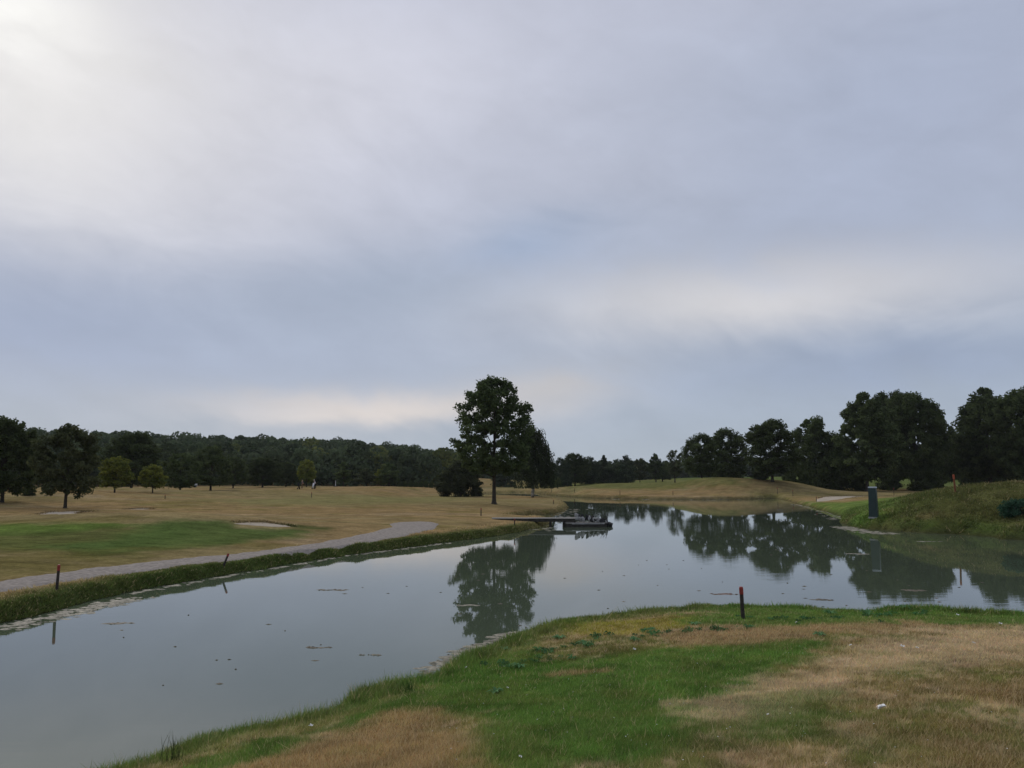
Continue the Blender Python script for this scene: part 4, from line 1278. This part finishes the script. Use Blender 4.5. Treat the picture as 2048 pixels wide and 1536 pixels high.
# teal shrub on the mound
def teal():
    rg = np.random.default_rng(5); q = at(2044, 51.3)
    c = crown_points(70, PROF['bush'], rg)
    C = np.c_[c[:, 0] * 1.5, c[:, 1] * 1.0, c[:, 2] * .95]
    v, qd, col = leaf_cloud(C, np.full(70, .32), 60, .12, rg, TE)
    root = bpy.data.objects.new('leafy_shrub', None); COL.objects.link(root); root.location = q
    link('foliage', mesh_np('teal_foliage', v, qd, MAT['leaf'], col), root)
    mb = MB()
    for i in range(9):
        a = i * .7; mb.tube([(0, 0, -.05), (math.cos(a) * .5, math.sin(a) * .35, .45), (math.cos(a) * 1.0, math.sin(a) * .6, .8)], [.03, .02, .008], 5)
    link('stem', mb.mesh('shrub_stem', MAT['bark']), root)
    tag(root, 'low bluish green shrub on the right mound at the view edge', 'bush')
teal()

# ------------------------------------------------------------------ golfers, trolley, buggy, marker pole
def skin_body(name, joints, edges, radii, m):
    me = bpy.data.meshes.new(name); me.from_pydata(joints, edges, [])
    o = bpy.data.objects.new(name, me); COL.objects.link(o)
    md = o.modifiers.new('skin', 'SKIN'); md.use_smooth_shade = True
    for v, r in zip(me.skin_vertices[0].data, radii): v.radius = (r, r)
    me.skin_vertices[0].data[0].use_root = True
    sd = o.modifiers.new('sub', 'SUBSURF'); sd.levels = 1; sd.render_levels = 1
    me.materials.append(m); return o

def golfer(px, Y, rz, label, shirt, trousers, bend=0.0):
    p = at(px, Y)
    root = bpy.data.objects.new('person', None); COL.objects.link(root); root.location = p; root.rotation_euler = (0, 0, rz)
    b = bend
    J = [(0, 0, .95), (0, .02 - b * .15, 1.2), (0, -b * .4, 1.42 - b * .08), (0, -b * .5, 1.52 - b * .1), (0, -b * .55 - .01, 1.64 - b * .12), (0, -b * .55, 1.74 - b * .12),
         (-.17, -b * .38, 1.42 - b * .08), (-.24, -.05 - b * .45, 1.16), (-.2, -.22 - b * .5, .98), (-.18, -.30 - b * .5, .93),
         (.17, -b * .38, 1.42 - b * .08), (.24, -.05 - b * .45, 1.16), (.2, -.2 - b * .5, .95), (.18, -.28 - b * .5, .9),
         (-.1, 0, .88), (-.11, -.04, .48), (-.11, .02, .09), (-.12, -.14, .04), (.1, 0, .88), (.12, .03, .48), (.13, .1, .09), (.14, -.06, .04)]
    Ed = [(0, 1), (1, 2), (2, 3), (3, 4), (4, 5), (2, 6), (6, 7), (7, 8), (8, 9), (2, 10), (10, 11), (11, 12), (12, 13), (0, 14), (14, 15), (15, 16), (16, 17), (0, 18), (18, 19), (19, 20), (20, 21)]
    Rr = [.14, .14, .15, .06, .10, .085, .07, .052, .04, .035, .07, .052, .04, .035, .09, .065, .045, .04, .09, .065, .045, .04]
    o = skin_body('body', J, Ed, Rr, MAT['skin']); o.parent = root
    def cloth(nm, ids, m, grow):
        mp = {k: i for i, k in enumerate(ids)}
        s = skin_body(nm, [J[k] for k in ids], [(mp[a], mp[c]) for a, c in Ed if a in mp and c in mp], [Rr[k] * grow for k in ids], MAT[m]); s.parent = root
    cloth('shirt', [1, 0, 2, 6, 7, 10, 11], shirt, 1.13)
    cloth('trousers', [0, 14, 15, 16, 18, 19, 20], trousers, 1.15)
    mb = MB(); c = np.array(J[5]); mb.tube([c + (0, 0, -.03), c + (0, 0, .05), c + (0, 0, .10)], [.105, .095, .03], 10); mb.box(c + (0, -.13, -.01), (.14, .12, .02))
    link('cap', mb.mesh('cap', MAT[shirt], True), root)
    tag(root, label, 'person', 'golfers on the far fairway')

golfer(604, 148, 2.4, 'standing person in dark top and tan trousers on the far fairway', 'navy_cloth', 'khaki_cloth', .05)
golfer(630, 148, -.9, 'person in a white top leaning forward beside the thin fairway stake', 'white_cloth', 'black_cloth', .35)

def trolley(px, Y, rz, label, bagm):
    p = at(px, Y)
    root = bpy.data.objects.new('golf_trolley', None); COL.objects.link(root); root.location = p; root.rotation_euler = (0, 0, rz)
    mb = MB(); mb.tube([(0, -.1, .22), (0, .0, .6), (0, .14, 1.08)], [.13, .14, .15], 10); bag = link('bag', mb.mesh('bag', MAT[bagm], True), root)
    mb = MB()
    for i in range(6):
        a = i * 1.05; mb.tube([(math.cos(a) * .06, .14 + math.sin(a) * .06, 1.05), (math.cos(a) * .09, .2 + math.sin(a) * .06, 1.3)], [.012, .02], 5)
    link('club', mb.mesh('clubs', MAT['dark_metal']), bag)
    for s in (-.3, .3):
        mb = MB(); mb.tube([(s - .025, .05, .15), (s + .025, .05, .15)], [.15, .15], 14); link('wheel', mb.mesh('wheel', MAT['rubber']), root)
    mb = MB(); mb.tube([(0, -.12, .12), (0, .1, .5), (0, .5, 1.05), (0, .62, 1.02)], [.02, .02, .018, .022], 6); mb.tube([(-.3, .05, .15), (.3, .05, .15)], [.014, .014], 6)
    link('frame', mb.mesh('trolley_frame', MAT['dark_metal']), root)
    tag(root, label, 'golf trolley', 'golf trolleys on the far fairway')
trolley(597.5, 147, 1.2, 'golf trolley with a dark bag left of the standing golfer', 'black_cloth')
trolley(626, 147, -.6, 'golf trolley with a white bag beside the leaning golfer', 'white_cloth')

def buggy():
    p = at(383, 175)
    root = bpy.data.objects.new('golf_buggy', None); COL.objects.link(root); root.location = (p[0], p[1], p[2]); root.rotation_euler = (0, 0, .15)
    mb = MB(); mb.box((0, 0, .45), (2.2, 1.15, .32), taper=.96); mb.box((.95, 0, .66), (.35, 1.1, .3), taper=.8); link('body', mb.mesh('buggy_body', MAT['white_paint']), root)
    mb = MB(); mb.box((-.1, 0, 1.76), (1.7, 1.2, .07), taper=.95); link('roof', mb.mesh('buggy_roof', MAT['white_paint']), root)
    mb = MB(); mb.box((-.35, 0, .75), (.55, 1.0, .14)); mb.box((-.62, 0, 1.02), (.1, 1.0, .45)); link('seat', mb.mesh('buggy_seat', MAT['black_cloth']), root)
    for x in (-.85, .68):
        for y in (-.54, .54):
            mb = MB(); mb.tube([(x, y, 1.75), (x + (.2 if x > 0 else 0), y, .55)], [.02, .02], 6); link('roof_post', mb.mesh('roof_post', MAT['dark_metal']), root)
    for x in (-.72, .75):
        for y in (-.52, .52):
            mb = MB(); mb.tube([(x, y - .08, .23), (x, y + .08, .23)], [.23, .23], 14); link('wheel', mb.mesh('wheel', MAT['rubber']), root)
    tag(root, 'small white golf buggy parked under the dark trees at the wood edge', 'golf buggy')
buggy()

def pole():
    p = at(671, 172); h = z_at(961, 172) - p[2]
    mb = MB(); mb.tube([(0, 0, -.1), (0, 0, h * .5), (0, 0, h)], [.10, .09, .08], 8)
    root = bpy.data.objects.new('marker_pole', None); COL.objects.link(root); root.location = p
    link('shaft', mb.mesh('pole_shaft', MAT['white_paint']), root)
    mb = MB(); mb.tube([(0, 0, -.05), (0, 0, .12), (0, 0, .2)], [.55, .4, .12], 10); link('base', mb.mesh('pole_base', MAT['beam_wood']), root)
    tag(root, 'thin white marker pole at the wood edge right of the golfers', 'pole')
pole()

# ------------------------------------------------------------------ the air: a thin even haze over the whole course
def haze():
    mb = MB(); mb.box((0, 0, 19.0), (6400, 6400, 41.5))
    m = bpy.data.materials.new('haze'); m.use_nodes = True
    T = m.node_tree; T.nodes.clear()
    v = T.nodes.new('ShaderNodeVolumePrincipled'); o = T.nodes.new('ShaderNodeOutputMaterial')
    v.inputs['Color'].default_value = (.86, .90, .95, 1); v.inputs['Density'].default_value = HAZE; v.inputs['Anisotropy'].default_value = 0.1
    T.links.new(v.outputs[0], o.inputs['Volume'])
    tag(link('haze', mb.mesh('haze', m)), kind='stuff')
HAZE = 0.00008
haze()
